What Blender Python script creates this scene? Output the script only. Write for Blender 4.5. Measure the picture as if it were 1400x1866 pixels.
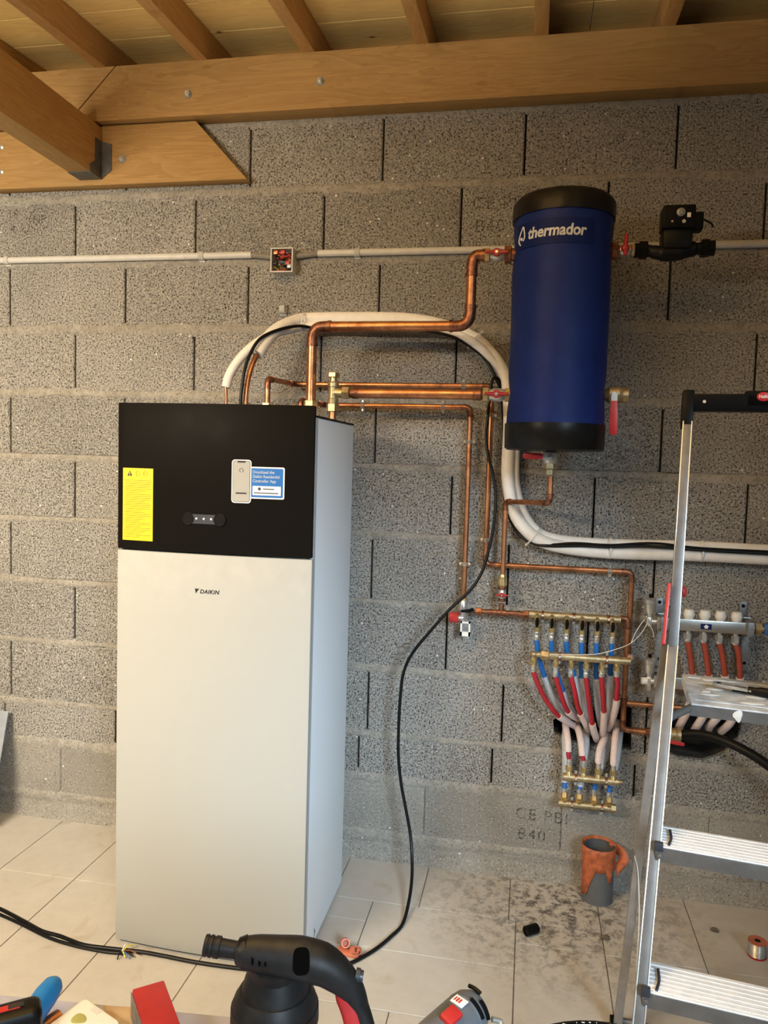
import bpy, bmesh, math, random
from mathutils import Vector, Matrix, noise
random.seed(7)
V = Vector
scene = bpy.context.scene
for o in list(bpy.data.objects): bpy.data.objects.remove(o)
COL = scene.collection

# ------------------------------------------------------------------ camera
cam_data = bpy.data.cameras.new('camera')
cam = bpy.data.objects.new('camera', cam_data)
COL.objects.link(cam)
FWD = V((-0.18585706, 0.98031292, -0.06666131))
RGT = V((0.98172058, 0.18809888, 0.02904324))
UPV = V((-0.04101038, 0.06004489, 0.99735288))
cam.matrix_world = Matrix(((RGT.x, UPV.x, -FWD.x, 2.06006), (RGT.y, UPV.y, -FWD.y, -2.76602),
                           (RGT.z, UPV.z, -FWD.z, 1.49971), (0, 0, 0, 1)))
cam_data.sensor_fit = 'HORIZONTAL'; cam_data.sensor_width = 36.0
cam_data.lens = 36.0 * 1399.3 / 1400.0
cam_data.clip_start = 0.02
scene.camera = cam

# ------------------------------------------------------------------ light
world = bpy.data.worlds.new('World'); scene.world = world
world.use_nodes = True
world.node_tree.nodes['Background'].inputs[0].default_value = (0.80, 0.82, 0.84, 1)
world.node_tree.nodes['Background'].inputs[1].default_value = 0.10

def aim(o, direction):
    o.rotation_euler = V(direction).to_track_quat('-Z', 'Y').to_euler()
def area(name, loc, direction, sx, sy, power, color, spread=180):
    l = bpy.data.lights.new(name, 'AREA'); l.shape = 'RECTANGLE'; l.size = sx; l.size_y = sy
    l.energy = power; l.color = color; l.spread = math.radians(spread)
    o = bpy.data.objects.new(name, l); COL.objects.link(o); o.location = loc; aim(o, direction)
    return o
def bulb(name, loc, power, color, radius):
    l = bpy.data.lights.new(name, 'POINT'); l.energy = power; l.color = color; l.shadow_soft_size = radius
    o = bpy.data.objects.new(name, l); COL.objects.link(o); o.location = loc
    return o
WARM = (1.0, 0.85, 0.635)
area('tube_lamp_down', (0.0, -2.9, 2.15), (0.16, 0.66, -0.75), 1.1, 0.05, 25, WARM, 90)
area('tube_lamp_front', (0.0, -2.9, 2.15), (-0.20, 0.95, -0.17), 1.1, 0.05, 29.5, WARM, 92)
area('tube_lamp_glow', (0.0, -2.9, 2.15), (0.10, 0.93, -0.30), 1.1, 0.05, 16, WARM, 150)
area('added_ceiling_fill', (1.3, -2.3, 2.1), (0.1, 0.30, 0.95), 1.1, 0.05, 54, WARM, 116)  # fill lamp added to brighten the roof boards, no fixture hangs there
area('daylight_door', (3.6, -4.2, 2.2), (-0.435, 0.82, -0.37), 1.0, 1.2, 11.2, (0.66, 0.85, 1.0), 35)

vs = scene.view_settings
vs.view_transform = 'Standard'; vs.look = 'None'; vs.gamma = 1.0; vs.use_curve_mapping = False
vs.exposure = 0.0

# ------------------------------------------------------------------ helpers
class MB:
    """collects shapes (world coordinates) that become one mesh object"""
    def __init__(s): s.v = []; s.f = []
    def add(s, vs, fs):
        b = len(s.v); s.v += [V(p) for p in vs]; s.f += [tuple(i + b for i in f) for f in fs]; return s
    def box(s, c, size, rot=None):
        x, y, z = [k / 2 for k in size]; c = V(c)
        pts = [V(p) for p in ((-x,-y,-z),(x,-y,-z),(x,y,-z),(-x,y,-z),(-x,-y,z),(x,-y,z),(x,y,z),(-x,y,z))]
        if rot is not None: pts = [rot @ p for p in pts]
        return s.add([p + c for p in pts], [(0,3,2,1),(4,5,6,7),(0,1,5,4),(1,2,6,5),(2,3,7,6),(3,0,4,7)])
    def bevbox(s, c, size, b, rot=None, seg=2):
        bm = bmesh.new(); bmesh.ops.create_cube(bm, size=1)
        for v in bm.verts: v.co = V((v.co.x * size[0], v.co.y * size[1], v.co.z * size[2]))
        bmesh.ops.bevel(bm, geom=bm.edges[:], offset=b, segments=seg, profile=0.6, affect='EDGES')
        bm.verts.index_update()
        vs = [(rot @ v.co if rot is not None else v.co.copy()) + V(c) for v in bm.verts]
        fs = [tuple(v.index for v in f.verts) for f in bm.faces]; bm.free()
        return s.add(vs, fs)
    def prism(s, poly, ext):
        n = len(poly); e = V(ext); p = [V(q) for q in poly]
        return s.add(p + [q + e for q in p], [tuple(range(n))[::-1], tuple(range(n, 2 * n))] +
                     [(i, (i + 1) % n, n + (i + 1) % n, n + i) for i in range(n)])
    def tube(s, pts, r, n=12, caps=True, close=False):
        pts = [V(p) for p in pts]; m = len(pts)
        R = r if isinstance(r, (list, tuple)) else [r] * m
        tang = []
        for i in range(m):
            a = pts[i - 1] if (i > 0 or close) else pts[i]; b = pts[(i + 1) % m] if (i < m - 1 or close) else pts[i]
            tang.append((b - a).normalized())
        up = V((0, 0, 1)) if abs(tang[0].z) < 0.9 else V((1, 0, 0))
        nrm = (up - tang[0] * up.dot(tang[0])).normalized(); vs = []
        for i in range(m):
            nrm = (nrm - tang[i] * nrm.dot(tang[i])).normalized(); bn = tang[i].cross(nrm)
            for k in range(n):
                a = 2 * math.pi * k / n
                vs.append(pts[i] + (nrm * math.cos(a) + bn * math.sin(a)) * R[i])
        fs = []
        for i in range(m if close else m - 1):
            j = (i + 1) % m
            for k in range(n):
                k2 = (k + 1) % n; fs.append((i * n + k, i * n + k2, j * n + k2, j * n + k))
        if caps and not close:
            fs.append(tuple(range(n))[::-1]); fs.append(tuple(range((m - 1) * n, m * n)))
        return s.add(vs, fs)
    def lathe(s, o, axis, prof, n=24, phase=0.0):
        o = V(o); ax = V(axis).normalized()
        up = V((0, 0, 1)) if abs(ax.z) < 0.9 else V((0, -1, 0))
        a1 = (up - ax * up.dot(ax)).normalized(); a2 = ax.cross(a1); vs = []
        for t, r in prof:
            for k in range(n):
                a = 2 * math.pi * (k + phase) / n
                vs.append(o + ax * t + (a1 * math.cos(a) + a2 * math.sin(a)) * max(r, 1e-5))
        m = len(prof); fs = []
        for i in range(m - 1):
            for k in range(n):
                k2 = (k + 1) % n; fs.append((i * n + k, i * n + k2, (i + 1) * n + k2, (i + 1) * n + k))
        fs.append(tuple(range(n))[::-1]); fs.append(tuple(range((m - 1) * n, m * n)))
        return s.add(vs, fs)
    def cyl(s, a, b, r, n=16, bev=0.0):
        a = V(a); b = V(b); L = (b - a).length
        pr = [(0, r), (L, r)] if not bev else [(0, r - bev), (bev, r), (L - bev, r), (L, r - bev)]
        return s.lathe(a, b - a, pr, n)
    def hexnut(s, a, b, r, bev=0.0015):
        a = V(a); b = V(b); L = (b - a).length
        return s.lathe(a, b - a, [(0, r - bev), (bev, r), (L - bev, r), (L, r - bev)], 6, 0.5)
    def ball(s, c, r, n=14, sc=(1, 1, 1)):
        k0 = len(s.v)
        s.lathe((0, 0, 0), (0, 0, 1), [(-r * math.cos(math.pi * i / 8), r * math.sin(math.pi * i / 8)) for i in range(9)], n)
        for i in range(k0, len(s.v)): s.v[i] = V((s.v[i].x * sc[0], s.v[i].y * sc[1], s.v[i].z * sc[2])) + V(c)
        return s
    def warp(s, fn):
        s.v = [V(fn(p)) for p in s.v]; return s
    def build(s, name, mat, parent=None, sharp=32, bevel=0, label=None):
        lo = V([min(p[i] for p in s.v) for i in range(3)]); hi = V([max(p[i] for p in s.v) for i in range(3)])
        c = (lo + hi) / 2
        me = bpy.data.meshes.new(name); me.from_pydata([p - c for p in s.v], [], s.f)
        bm = bmesh.new(); bm.from_mesh(me); bmesh.ops.recalc_face_normals(bm, faces=bm.faces[:])
        if bevel:
            es = [e for e in bm.edges if len(e.link_faces) == 2 and e.calc_face_angle(0) > 0.5]
            bmesh.ops.bevel(bm, geom=es, offset=bevel, segments=2, profile=0.6, affect='EDGES', clamp_overlap=True)
        bm.to_mesh(me); bm.free()
        me.polygons.foreach_set('use_smooth', [True] * len(me.polygons)); me.set_sharp_from_angle(angle=math.radians(sharp))
        me.materials.append(mat)
        o = bpy.data.objects.new(name, me); COL.objects.link(o); o.location = c
        if parent is not None: attach(o, parent)
        if label: o['label'] = label
        return o
WPOS = {}
def wpos(o):
    p = V(o.location)
    return p + wpos(o.parent) if o.parent else p
def attach(o, parent):
    p = V(o.location) - wpos(parent); o.parent = parent; o.location = p
def thing(name, label, cat, loc, group=None):
    o = bpy.data.objects.new(name, None); COL.objects.link(o); o.location = loc; o.empty_display_size = 0.05
    return tag(o, label, cat, group)
def tag(o, label, cat, group=None):
    o['label'] = label; o['category'] = cat
    if group: o['group'] = group
    return o
def fillet(pts, r, k=7):
    pts = [V(p) for p in pts]; out = [pts[0]]
    for i in range(1, len(pts) - 1):
        a = (pts[i - 1] - pts[i]); b = (pts[i + 1] - pts[i])
        d = min(r, a.length * .49, b.length * .49); a.normalize(); b.normalize()
        p0 = pts[i] + a * d; p1 = pts[i] + b * d
        for j in range(k + 1):
            t = j / k; out.append(p0 * (1 - t) ** 2 + pts[i] * 2 * t * (1 - t) + p1 * t * t)
    out.append(pts[-1]); return out
def smooth(pts, k=8):
    p = [V(q) for q in pts]; p = [p[0] * 2 - p[1]] + p + [p[-1] * 2 - p[-2]]; out = []
    for i in range(1, len(p) - 2):
        for j in range(k):
            t = j / k
            out.append(0.5 * ((2 * p[i]) + (p[i + 1] - p[i - 1]) * t + (2 * p[i - 1] - 5 * p[i] + 4 * p[i + 1] - p[i + 2]) * t * t
                              + (3 * p[i] - p[i - 1] - 3 * p[i + 1] + p[i + 2]) * t ** 3))
    out.append(p[-2]); return out
def lerp(a, b, t): return V(a) * (1 - t) + V(b) * t
def text_mb(txt, size, extrude=0.0004, bold=0.0, shear=0.0, align='LEFT', spacing=1.0):
    """lettering as mesh in the x-z plane, facing -y, origin at the left of the base line"""
    cu = bpy.data.curves.new('lettering', 'FONT'); cu.body = txt; cu.size = size; cu.extrude = extrude; cu.offset = bold
    cu.shear = shear; cu.align_x = align; cu.space_character = spacing; cu.resolution_u = 3
    o = bpy.data.objects.new('lettering', cu); COL.objects.link(o)
    dg = bpy.context.evaluated_depsgraph_get(); me = bpy.data.meshes.new_from_object(o.evaluated_get(dg))
    m = MB(); m.add([(v.co.x, -v.co.z, v.co.y) for v in me.vertices], [tuple(p.vertices) for p in me.polygons])
    bpy.data.objects.remove(o); bpy.data.curves.remove(cu); bpy.data.meshes.remove(me)
    return m
def shift(m, d):
    d = V(d); m.v = [p + d for p in m.v]; return m

# ------------------------------------------------------------------ materials
def new_mat(name):
    m = bpy.data.materials.new(name); m.use_nodes = True; nt = m.node_tree
    return m, nt, nt.nodes, nt.links, nt.nodes['Principled BSDF']
def nd(nt, kind, **kw):
    n = nt.nodes.new(kind)
    for k, v in kw.items(): setattr(n, k, v)
    return n
def ramp(nt, src, stops):
    r = nd(nt, 'ShaderNodeValToRGB'); e = r.color_ramp.elements
    while len(e) < len(stops): e.new(0.5)
    for i, (p, c) in enumerate(stops):
        e[i].position = p; e[i].color = (c, c, c, 1) if isinstance(c, (int, float)) else (*c, 1)
    nt.links.new(src, r.inputs[0]); return r.outputs[0]
def mixc(nt, fac, a, b, mode='MIX'):
    n = nd(nt, 'ShaderNodeMix', data_type='RGBA', blend_type=mode)
    for sock, val in ((n.inputs[0], fac), (n.inputs[6], a), (n.inputs[7], b)):
        if hasattr(val, 'is_linked') or isinstance(val, bpy.types.NodeSocket): nt.links.new(val, sock)
        elif isinstance(val, (int, float)): sock.default_value = val
        else: sock.default_value = (*val, 1)
    return n.outputs[2]
def noise_tex(nt, scale, detail=3, rough=0.5, vec=None, dist=0.0):
    n = nd(nt, 'ShaderNodeTexNoise'); n.inputs['Scale'].default_value = scale; n.inputs['Detail'].default_value = detail
    n.inputs['Roughness'].default_value = rough; n.inputs['Distortion'].default_value = dist
    if vec is not None: nt.links.new(vec, n.inputs['Vector'])
    return n
def pos(nt, scale=(1, 1, 1), rnd=False):
    g = nd(nt, 'ShaderNodeNewGeometry'); mp = nd(nt, 'ShaderNodeMapping'); mp.inputs['Scale'].default_value = scale
    nt.links.new(g.outputs['Position'], mp.inputs['Vector'])
    if rnd:
        oi = nd(nt, 'ShaderNodeObjectInfo'); mu = nd(nt, 'ShaderNodeVectorMath', operation='SCALE')
        mu.inputs[0].default_value = (13.1, 7.7, 5.3); nt.links.new(oi.outputs['Random'], mu.inputs['Scale'])
        nt.links.new(mu.outputs[0], mp.inputs['Location'])
    return mp.outputs[0]
def bump(nt, bsdf, h, strength, dist):
    b = nd(nt, 'ShaderNodeBump'); b.inputs['Strength'].default_value = strength; b.inputs['Distance'].default_value = dist
    nt.links.new(h, b.inputs['Height']); nt.links.new(b.outputs[0], bsdf.inputs['Normal'])
def plain(name, col, rough=0.5, metal=0.0, var=0.0, vscale=30, spec=None, bumpy=0.0, bscale=200):
    m, nt, N, L, b = new_mat(name)
    b.inputs['Base Color'].default_value = (*col, 1); b.inputs['Roughness'].default_value = rough; b.inputs['Metallic'].default_value = metal
    if spec is not None: b.inputs['Specular IOR Level'].default_value = spec
    n = noise_tex(nt, vscale, 4, 0.6, pos(nt))
    if var:
        L.new(mixc(nt, ramp(nt, n.outputs[0], [(0.35, 0.0), (0.65, 1.0)]), [c * (1 - var) for c in col], [min(1, c * (1 + var * .6)) for c in col]), b.inputs['Base Color'])
    else:
        rr = nd(nt, 'ShaderNodeMapRange'); rr.inputs[3].default_value = max(0, rough - .05); rr.inputs[4].default_value = min(1, rough + .05)
        L.new(n.outputs[0], rr.inputs[0]); L.new(rr.outputs[0], b.inputs['Roughness'])
    if bumpy:
        n2 = noise_tex(nt, bscale, 3, 0.6, pos(nt)); bump(nt, b, n2.outputs[0], bumpy, 0.002)
    return m
M = {}
def make_block_mat(name, c_lo, c_hi, pit=0.0):
    m, nt, N, L, b = new_mat(name)
    p = pos(nt)
    oi = nd(nt, 'ShaderNodeObjectInfo')
    big = noise_tex(nt, 3.0, 5, 0.65, p)
    fine = noise_tex(nt, 165, 3, 0.6, p, 0.3)
    grit = noise_tex(nt, 260, 2, 0.5, p)
    flecks = nd(nt, 'ShaderNodeTexVoronoi'); flecks.inputs['Scale'].default_value = 30; flecks.inputs['Randomness'].default_value = 1; L.new(p, flecks.inputs['Vector'])
    base = mixc(nt, ramp(nt, big.outputs[0], [(0.3, 0.0), (0.7, 1.0)]), c_lo, c_hi)
    tone = nd(nt, 'ShaderNodeMapRange'); tone.inputs[3].default_value = 0.88; tone.inputs[4].default_value = 1.08; L.new(oi.outputs['Random'], tone.inputs[0])
    base = mixc(nt, 1.0, base, tone.outputs[0], 'MULTIPLY')
    base = mixc(nt, ramp(nt, fine.outputs[0], [(0.335 - pit, 0.0), (0.385 - pit, 0.3), (0.48 - pit, 1.0)]), (0.04, 0.037, 0.033), base)
    base = mixc(nt, ramp(nt, fine.outputs[0], [(0.56, 0.0), (0.70, 0.6)]), base, (0.60, 0.57, 0.52))
    base = mixc(nt, ramp(nt, flecks.outputs['Distance'], [(0.0, 1.0), (0.09, 0.9), (0.12, 0.0)]), base, mixc(nt, ramp(nt, flecks.outputs['Color'], [(0.83, 0.0), (0.86, 1.0)]), base, (0.85, 0.83, 0.78)))
    L.new(base, b.inputs['Base Color']); b.inputs['Roughness'].default_value = 0.95; b.inputs['Specular IOR Level'].default_value = 0.2
    h = mixc(nt, 0.25, ramp(nt, fine.outputs[0], [(0.28, 0.0), (0.52, 0.8), (0.8, 1.0)]), grit.outputs[0])
    bump(nt, b, h, 0.9 if pit == 0 else 0.55, 0.005)
    return m
M['block'] = make_block_mat('concrete_block', (0.285, 0.272, 0.25), (0.375, 0.36, 0.333))
M['block_low'] = make_block_mat('cement_washed_block', (0.25, 0.235, 0.205), (0.35, 0.33, 0.295), 0.07)
def make_mortar():
    m, nt, N, L, b = new_mat('mortar'); p = pos(nt)
    n = noise_tex(nt, 9, 5, 0.65, p); f = noise_tex(nt, 160, 3, 0.6, p)
    c = mixc(nt, ramp(nt, n.outputs[0], [(0.3, 0.0), (0.7, 1.0)]), (0.30, 0.278, 0.24), (0.41, 0.385, 0.34))
    c = mixc(nt, ramp(nt, f.outputs[0], [(0.32, 0.0), (0.46, 1.0)]), (0.13, 0.12, 0.10), c)
    c = mixc(nt, ramp(nt, noise_tex(nt, 38, 4, 0.7, p, 0.4).outputs[0], [(0.40, 0.55), (0.55, 0.0)]), c, (0.22, 0.205, 0.18))
    L.new(c, b.inputs['Base Color']); b.inputs['Roughness'].default_value = 0.95; b.inputs['Specular IOR Level'].default_value = 0.2
    bump(nt, b, mixc(nt, 0.5, n.outputs[0], f.outputs[0]), 0.7, 0.006); return m
M['mortar'] = make_mortar()
M['void'] = plain('dark_joint', (0.03, 0.028, 0.025), 1.0, var=0.3)
M['cavity'] = plain('cavity_concrete', (0.05, 0.047, 0.043), 1.0, var=0.4)
def make_wood(name, axis, c1, c2, knot=(1, 0, 2.2)):
    m, nt, N, L, b = new_mat(name)
    sc = {'x': (0.9, 9, 9), 'y': (9, 0.9, 9)}[axis]
    p = pos(nt, sc, True); p0 = pos(nt, knot, True)
    n = noise_tex(nt, 1.6, 4, 0.55, p, 0.8); f = noise_tex(nt, 14, 4, 0.7, p)
    rings = nd(nt, 'ShaderNodeMath', operation='FRACT'); mul = nd(nt, 'ShaderNodeMath', operation='MULTIPLY'); mul.inputs[1].default_value = 9
    L.new(n.outputs[0], mul.inputs[0]); L.new(mul.outputs[0], rings.inputs[0])
    c = mixc(nt, ramp(nt, rings.outputs[0], [(0.0, 0.1), (0.75, 0.75), (0.93, 1.0), (1.0, 0.1)]), c1, c2)
    c = mixc(nt, ramp(nt, f.outputs[0], [(0.3, 0.25), (0.7, 0.0)]), c, [k * 0.6 for k in c2])
    kn = nd(nt, 'ShaderNodeTexVoronoi'); kn.inputs['Scale'].default_value = 4.2; L.new(p0, kn.inputs['Vector'])
    pick = ramp(nt, kn.outputs['Color'], [(0.48, 0.0), (0.52, 1.0)]); km = nd(nt, 'ShaderNodeMath', operation='MULTIPLY'); L.new(pick, km.inputs[0])
    L.new(ramp(nt, kn.outputs['Distance'], [(0.0, 1.0), (0.040, 0.95), (0.055, 0.35), (0.12, 0.0)]), km.inputs[1])
    c = mixc(nt, km.outputs[0], c, (0.10, 0.040, 0.016))
    L.new(c, b.inputs['Base Color']); b.inputs['Roughness'].default_value = 0.72; b.inputs['Specular IOR Level'].default_value = 0.3
    bump(nt, b, f.outputs[0], 0.25, 0.002); return m
M['wood_beam'] = make_wood('spruce_beam', 'x', (0.45, 0.28, 0.108), (0.36, 0.21, 0.074))
M['wood_joist'] = make_wood('spruce_joist', 'y', (0.58, 0.37, 0.155), (0.49, 0.29, 0.105), (0, 1, 2.2))
M['wood_rafter'] = make_wood('spruce_rafter', 'y', (0.64, 0.40, 0.165), (0.54, 0.31, 0.115), (0, 1, 2.2))
M['wood_plank'] = make_wood('roof_plank', 'x', (0.90, 0.68, 0.29), (0.78, 0.56, 0.22), (1, 2.2, 0))
def make_tile():
    m, nt, N, L, b = new_mat('floor_tile'); p = pos(nt)
    n = noise_tex(nt, 2.4, 6, 0.62, p); f = noise_tex(nt, 24, 5, 0.65, p); st = noise_tex(nt, 5.5, 4, 0.6, p, 0.7)
    c = mixc(nt, ramp(nt, n.outputs[0], [(0.3, 0.0), (0.7, 1.0)]), (0.455, 0.428, 0.385), (0.545, 0.518, 0.47))
    c = mixc(nt, ramp(nt, f.outputs[0], [(0.45, 0.0), (0.75, 0.3)]), c, (0.37, 0.335, 0.285))
    c = mixc(nt, ramp(nt, st.outputs[0], [(0.62, 0.0), (0.72, 0.45)]), c, (0.35, 0.29, 0.195))
    # grime trodden in by the wall, around the drain pipe
    g = nd(nt, 'ShaderNodeNewGeometry'); dist = nd(nt, 'ShaderNodeVectorMath', operation='DISTANCE'); dist.inputs[1].default_value = (2.22, -0.16, 0)
    L.new(g.outputs['Position'], dist.inputs[0])
    near = ramp(nt, dist.outputs['Value'], [(0.08, 1.0), (0.55, 0.0)])
    sp = noise_tex(nt, 26, 8, 0.78, p, 0.15)
    mu = nd(nt, 'ShaderNodeMath', operation='MULTIPLY'); L.new(near, mu.inputs[0]); L.new(ramp(nt, sp.outputs[0], [(0.47, 0.0), (0.58, 0.95)]), mu.inputs[1])
    c = mixc(nt, mu.outputs[0], c, (0.075, 0.068, 0.06))
    L.new(c, b.inputs['Base Color']); b.inputs['Roughness'].default_value = 0.62
    bump(nt, b, f.outputs[0], 0.15, 0.002); return m
M['tile'] = make_tile()
M['grout'] = plain('grout', (0.17, 0.145, 0.115), 0.95, var=0.3)
def make_copper():
    m, nt, N, L, b = new_mat('copper'); p = pos(nt)
    n = noise_tex(nt, 11, 4, 0.6, p, 0.5); f = noise_tex(nt, 45, 3, 0.6, p)
    c = mixc(nt, ramp(nt, n.outputs[0], [(0.30, 0.0), (0.62, 1.0)]), (0.33, 0.135, 0.062), (0.72, 0.33, 0.155))
    c = mixc(nt, ramp(nt, f.outputs[0], [(0.35, 0.35), (0.55, 0.0)]), c, (0.20, 0.085, 0.05))
    L.new(c, b.inputs['Base Color']); b.inputs['Metallic'].default_value = 0.9
    L.new(ramp(nt, n.outputs[0], [(0.3, 0.46), (0.7, 0.27)]), b.inputs['Roughness']); return m
M['copper'] = make_copper()
M['copper_dark'] = plain('heat_stained_copper', (0.30, 0.13, 0.075), 0.42, 0.85, var=0.5, vscale=60)
M['brass'] = plain('brass', (0.66, 0.50, 0.24), 0.33, 0.8, var=0.25, vscale=60)
M['brass_dull'] = plain('dull_brass', (0.50, 0.40, 0.23), 0.42, 0.75, var=0.3, vscale=50)
M['nickel'] = plain('nickel', (0.68, 0.66, 0.61), 0.3, 0.75, var=0.15)
M['steel'] = plain('stainless_steel', (0.60, 0.58, 0.54), 0.34, 0.95, var=0.1)
M['galv'] = plain('galvanised_steel', (0.33, 0.35, 0.37), 0.45, 0.8, var=0.25, vscale=80)
M['hanger'] = plain('grey_joist_hanger', (0.14, 0.145, 0.15), 0.5, 0.6, var=0.2)
M['recess_shade'] = plain('recess_shade_black', (0.0025, 0.0025, 0.0025), 0.9, spec=0.02)  # flat black standing for the shade inside the torch recesses
M['alu_lit'] = plain('aluminium_lit_leg', (0.33, 0.315, 0.30), 0.42, 0.5, var=0.15, vscale=25)  # same aluminium as the rails, with more light painted into the colour
M['alu_glint'] = plain('aluminium_edge_glint', (0.72, 0.71, 0.69), 0.3, 0.7, var=0.05)  # same aluminium brightened as a painted highlight for the rail edges
M['torch'] = plain('worn_black_plastic', (0.017, 0.016, 0.0155), 0.5, var=0.45, vscale=30, spec=0.3)
M['alu'] = plain('aluminium', (0.19, 0.183, 0.176), 0.42, 0.5, var=0.15, vscale=25)
M['alu_step'] = plain('aluminium_tread', (0.92, 0.94, 0.97), 0.5, 0.12, var=0.08, vscale=40)
M['tray'] = plain('smeared_tray', (0.66, 0.70, 0.74), 0.5, 0.1, var=0.25, vscale=28)
M['red_paint'] = plain('red_lacquer', (0.38, 0.018, 0.02), 0.4, var=0.12)
M['red_pl'] = plain('red_plastic', (0.52, 0.03, 0.03), 0.4, var=0.12)
M['red_hose'] = plain('red_pipe', (0.40, 0.018, 0.03), 0.38, var=0.08)
M['blue_hose'] = plain('blue_pipe', (0.018, 0.155, 0.52), 0.38, var=0.08)
M['rust_hose'] = plain('brick_red_pipe', (0.33, 0.055, 0.028), 0.42, var=0.12)
def make_sleeve(name, col):
    m, nt, N, L, b = new_mat(name); b.inputs['Base Color'].default_value = (*col, 1); b.inputs['Roughness'].default_value = 0.5
    w = nd(nt, 'ShaderNodeTexWave'); w.bands_direction = 'Z'; w.inputs['Scale'].default_value = 75; L.new(pos(nt), w.inputs['Vector'])
    bump(nt, b, w.outputs['Fac'], 0.5, 0.001); return m
M['sleeve_pink'] = make_sleeve('pale_pink_sleeve', (0.74, 0.62, 0.60))
M['sleeve_blue'] = make_sleeve('pale_blue_sleeve', (0.55, 0.60, 0.68))
M['insul'] = plain('white_foam_insulation', (0.86, 0.84, 0.81), 0.55, var=0.06, bumpy=0.2, bscale=30)
M['pvc'] = plain('grey_conduit', (0.60, 0.60, 0.585), 0.45, var=0.06)
M['pvc_dark'] = plain('corrugated_conduit', (0.24, 0.225, 0.20), 0.55, var=0.1)
M['white_pl'] = plain('white_plastic', (0.80, 0.79, 0.76), 0.4, var=0.04)
M['offwhite'] = plain('cream_lacquer', (0.41, 0.408, 0.38), 0.5, var=0, spec=0.2)
M['casing'] = plain('white_sheet_metal', (0.80, 0.87, 0.94), 0.42, var=0)
M['casing_edge'] = plain('grey_trim', (0.45, 0.49, 0.53), 0.4, var=0.05)
M['black_gloss'] = plain('black_gloss', (0.008, 0.007, 0.006), 0.22, var=0.0)
M['black_pl'] = plain('black_plastic', (0.005, 0.005, 0.0052), 0.42, var=0.0, spec=0.12)
M['black_rub'] = plain('black_rubber', (0.007, 0.0066, 0.0066), 0.4, var=0.2, spec=0.2)
M['charcoal'] = plain('charcoal_plastic', (0.035, 0.038, 0.05), 0.4, var=0.1)
M['led'] = plain('pale_lens', (0.6, 0.65, 0.7), 0.2)
M['tank_blue'] = plain('blue_vinyl', (0.009, 0.024, 0.15), 0.5, spec=0.16, var=0.12, vscale=14, bumpy=0.15, bscale=18)
M['tank_patch'] = plain('navy_label', (0.006, 0.016, 0.10), 0.5, var=0.05, spec=0.12)
M['tank_cap'] = plain('black_vinyl', (0.008, 0.008, 0.008), 0.36, spec=0.25, var=0.1, bumpy=0.5, bscale=22)
M['print_white'] = plain('white_print', (0.85, 0.85, 0.86), 0.5)
M['print_black'] = plain('black_print', (0.012, 0.012, 0.012), 0.5)
M['print_grey'] = plain('grey_print', (0.20, 0.17, 0.03), 0.6)
def make_stamp():
    m, nt, N, L, b = new_mat('block_stamp_ink'); b.inputs['Base Color'].default_value = (0.07, 0.065, 0.06, 1); b.inputs['Roughness'].default_value = 1.0
    n = noise_tex(nt, 150, 3, 0.6, pos(nt), 0.6); L.new(ramp(nt, n.outputs[0], [(0.42, 0.0), (0.60, 0.6)]), b.inputs['Alpha']); return m
M['stamp'] = make_stamp()
M['yellow'] = plain('yellow_label', (0.86, 0.62, 0.015), 0.45, var=0.02)
M['blue_label'] = plain('blue_label', (0.012, 0.155, 0.50), 0.4, var=0.03)
M['badge'] = plain('red_badge', (0.62, 0.03, 0.04), 0.35)
M['grey_pipe'] = plain('grey_pvc_pipe', (0.095, 0.10, 0.105), 0.6, var=0.1)
M['orange'] = plain('orange_tape', (0.46, 0.118, 0.042), 0.55, var=0.35, vscale=45)
M['orange_pl'] = plain('terracotta_plastic', (0.52, 0.15, 0.075), 0.5, var=0.2)
M['stone'] = plain('mortar_crumb', (0.14, 0.115, 0.085), 0.95, var=0.4, vscale=80)
M['sheet'] = plain('zinc_sheet', (0.45, 0.50, 0.56), 0.35, 0.5, var=0.08)
M['yellow_wire'] = plain('yellow_wire', (0.70, 0.62, 0.04), 0.4)
M['blue_wire'] = plain('blue_wire', (0.05, 0.16, 0.45), 0.4)
M['red_wire'] = plain('red_wire', (0.45, 0.03, 0.03), 0.4)
M['table'] = plain('pale_table_top', (0.40, 0.43, 0.60), 0.45, var=0.06)
M['table_leg'] = plain('table_leg_wood', (0.42, 0.30, 0.17), 0.6, var=0.15)
M['tool_grey'] = plain('slate_plastic', (0.12, 0.135, 0.155), 0.45, var=0.12)
M['tool_blue'] = plain('bright_blue_grip', (0.012, 0.20, 0.62), 0.42, var=0.06)
M['olive'] = plain('olive_stain', (0.42, 0.42, 0.14), 0.6, var=0.2)
M['putty'] = plain('white_filler', (0.78, 0.75, 0.70), 0.7, var=0.08)
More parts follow.
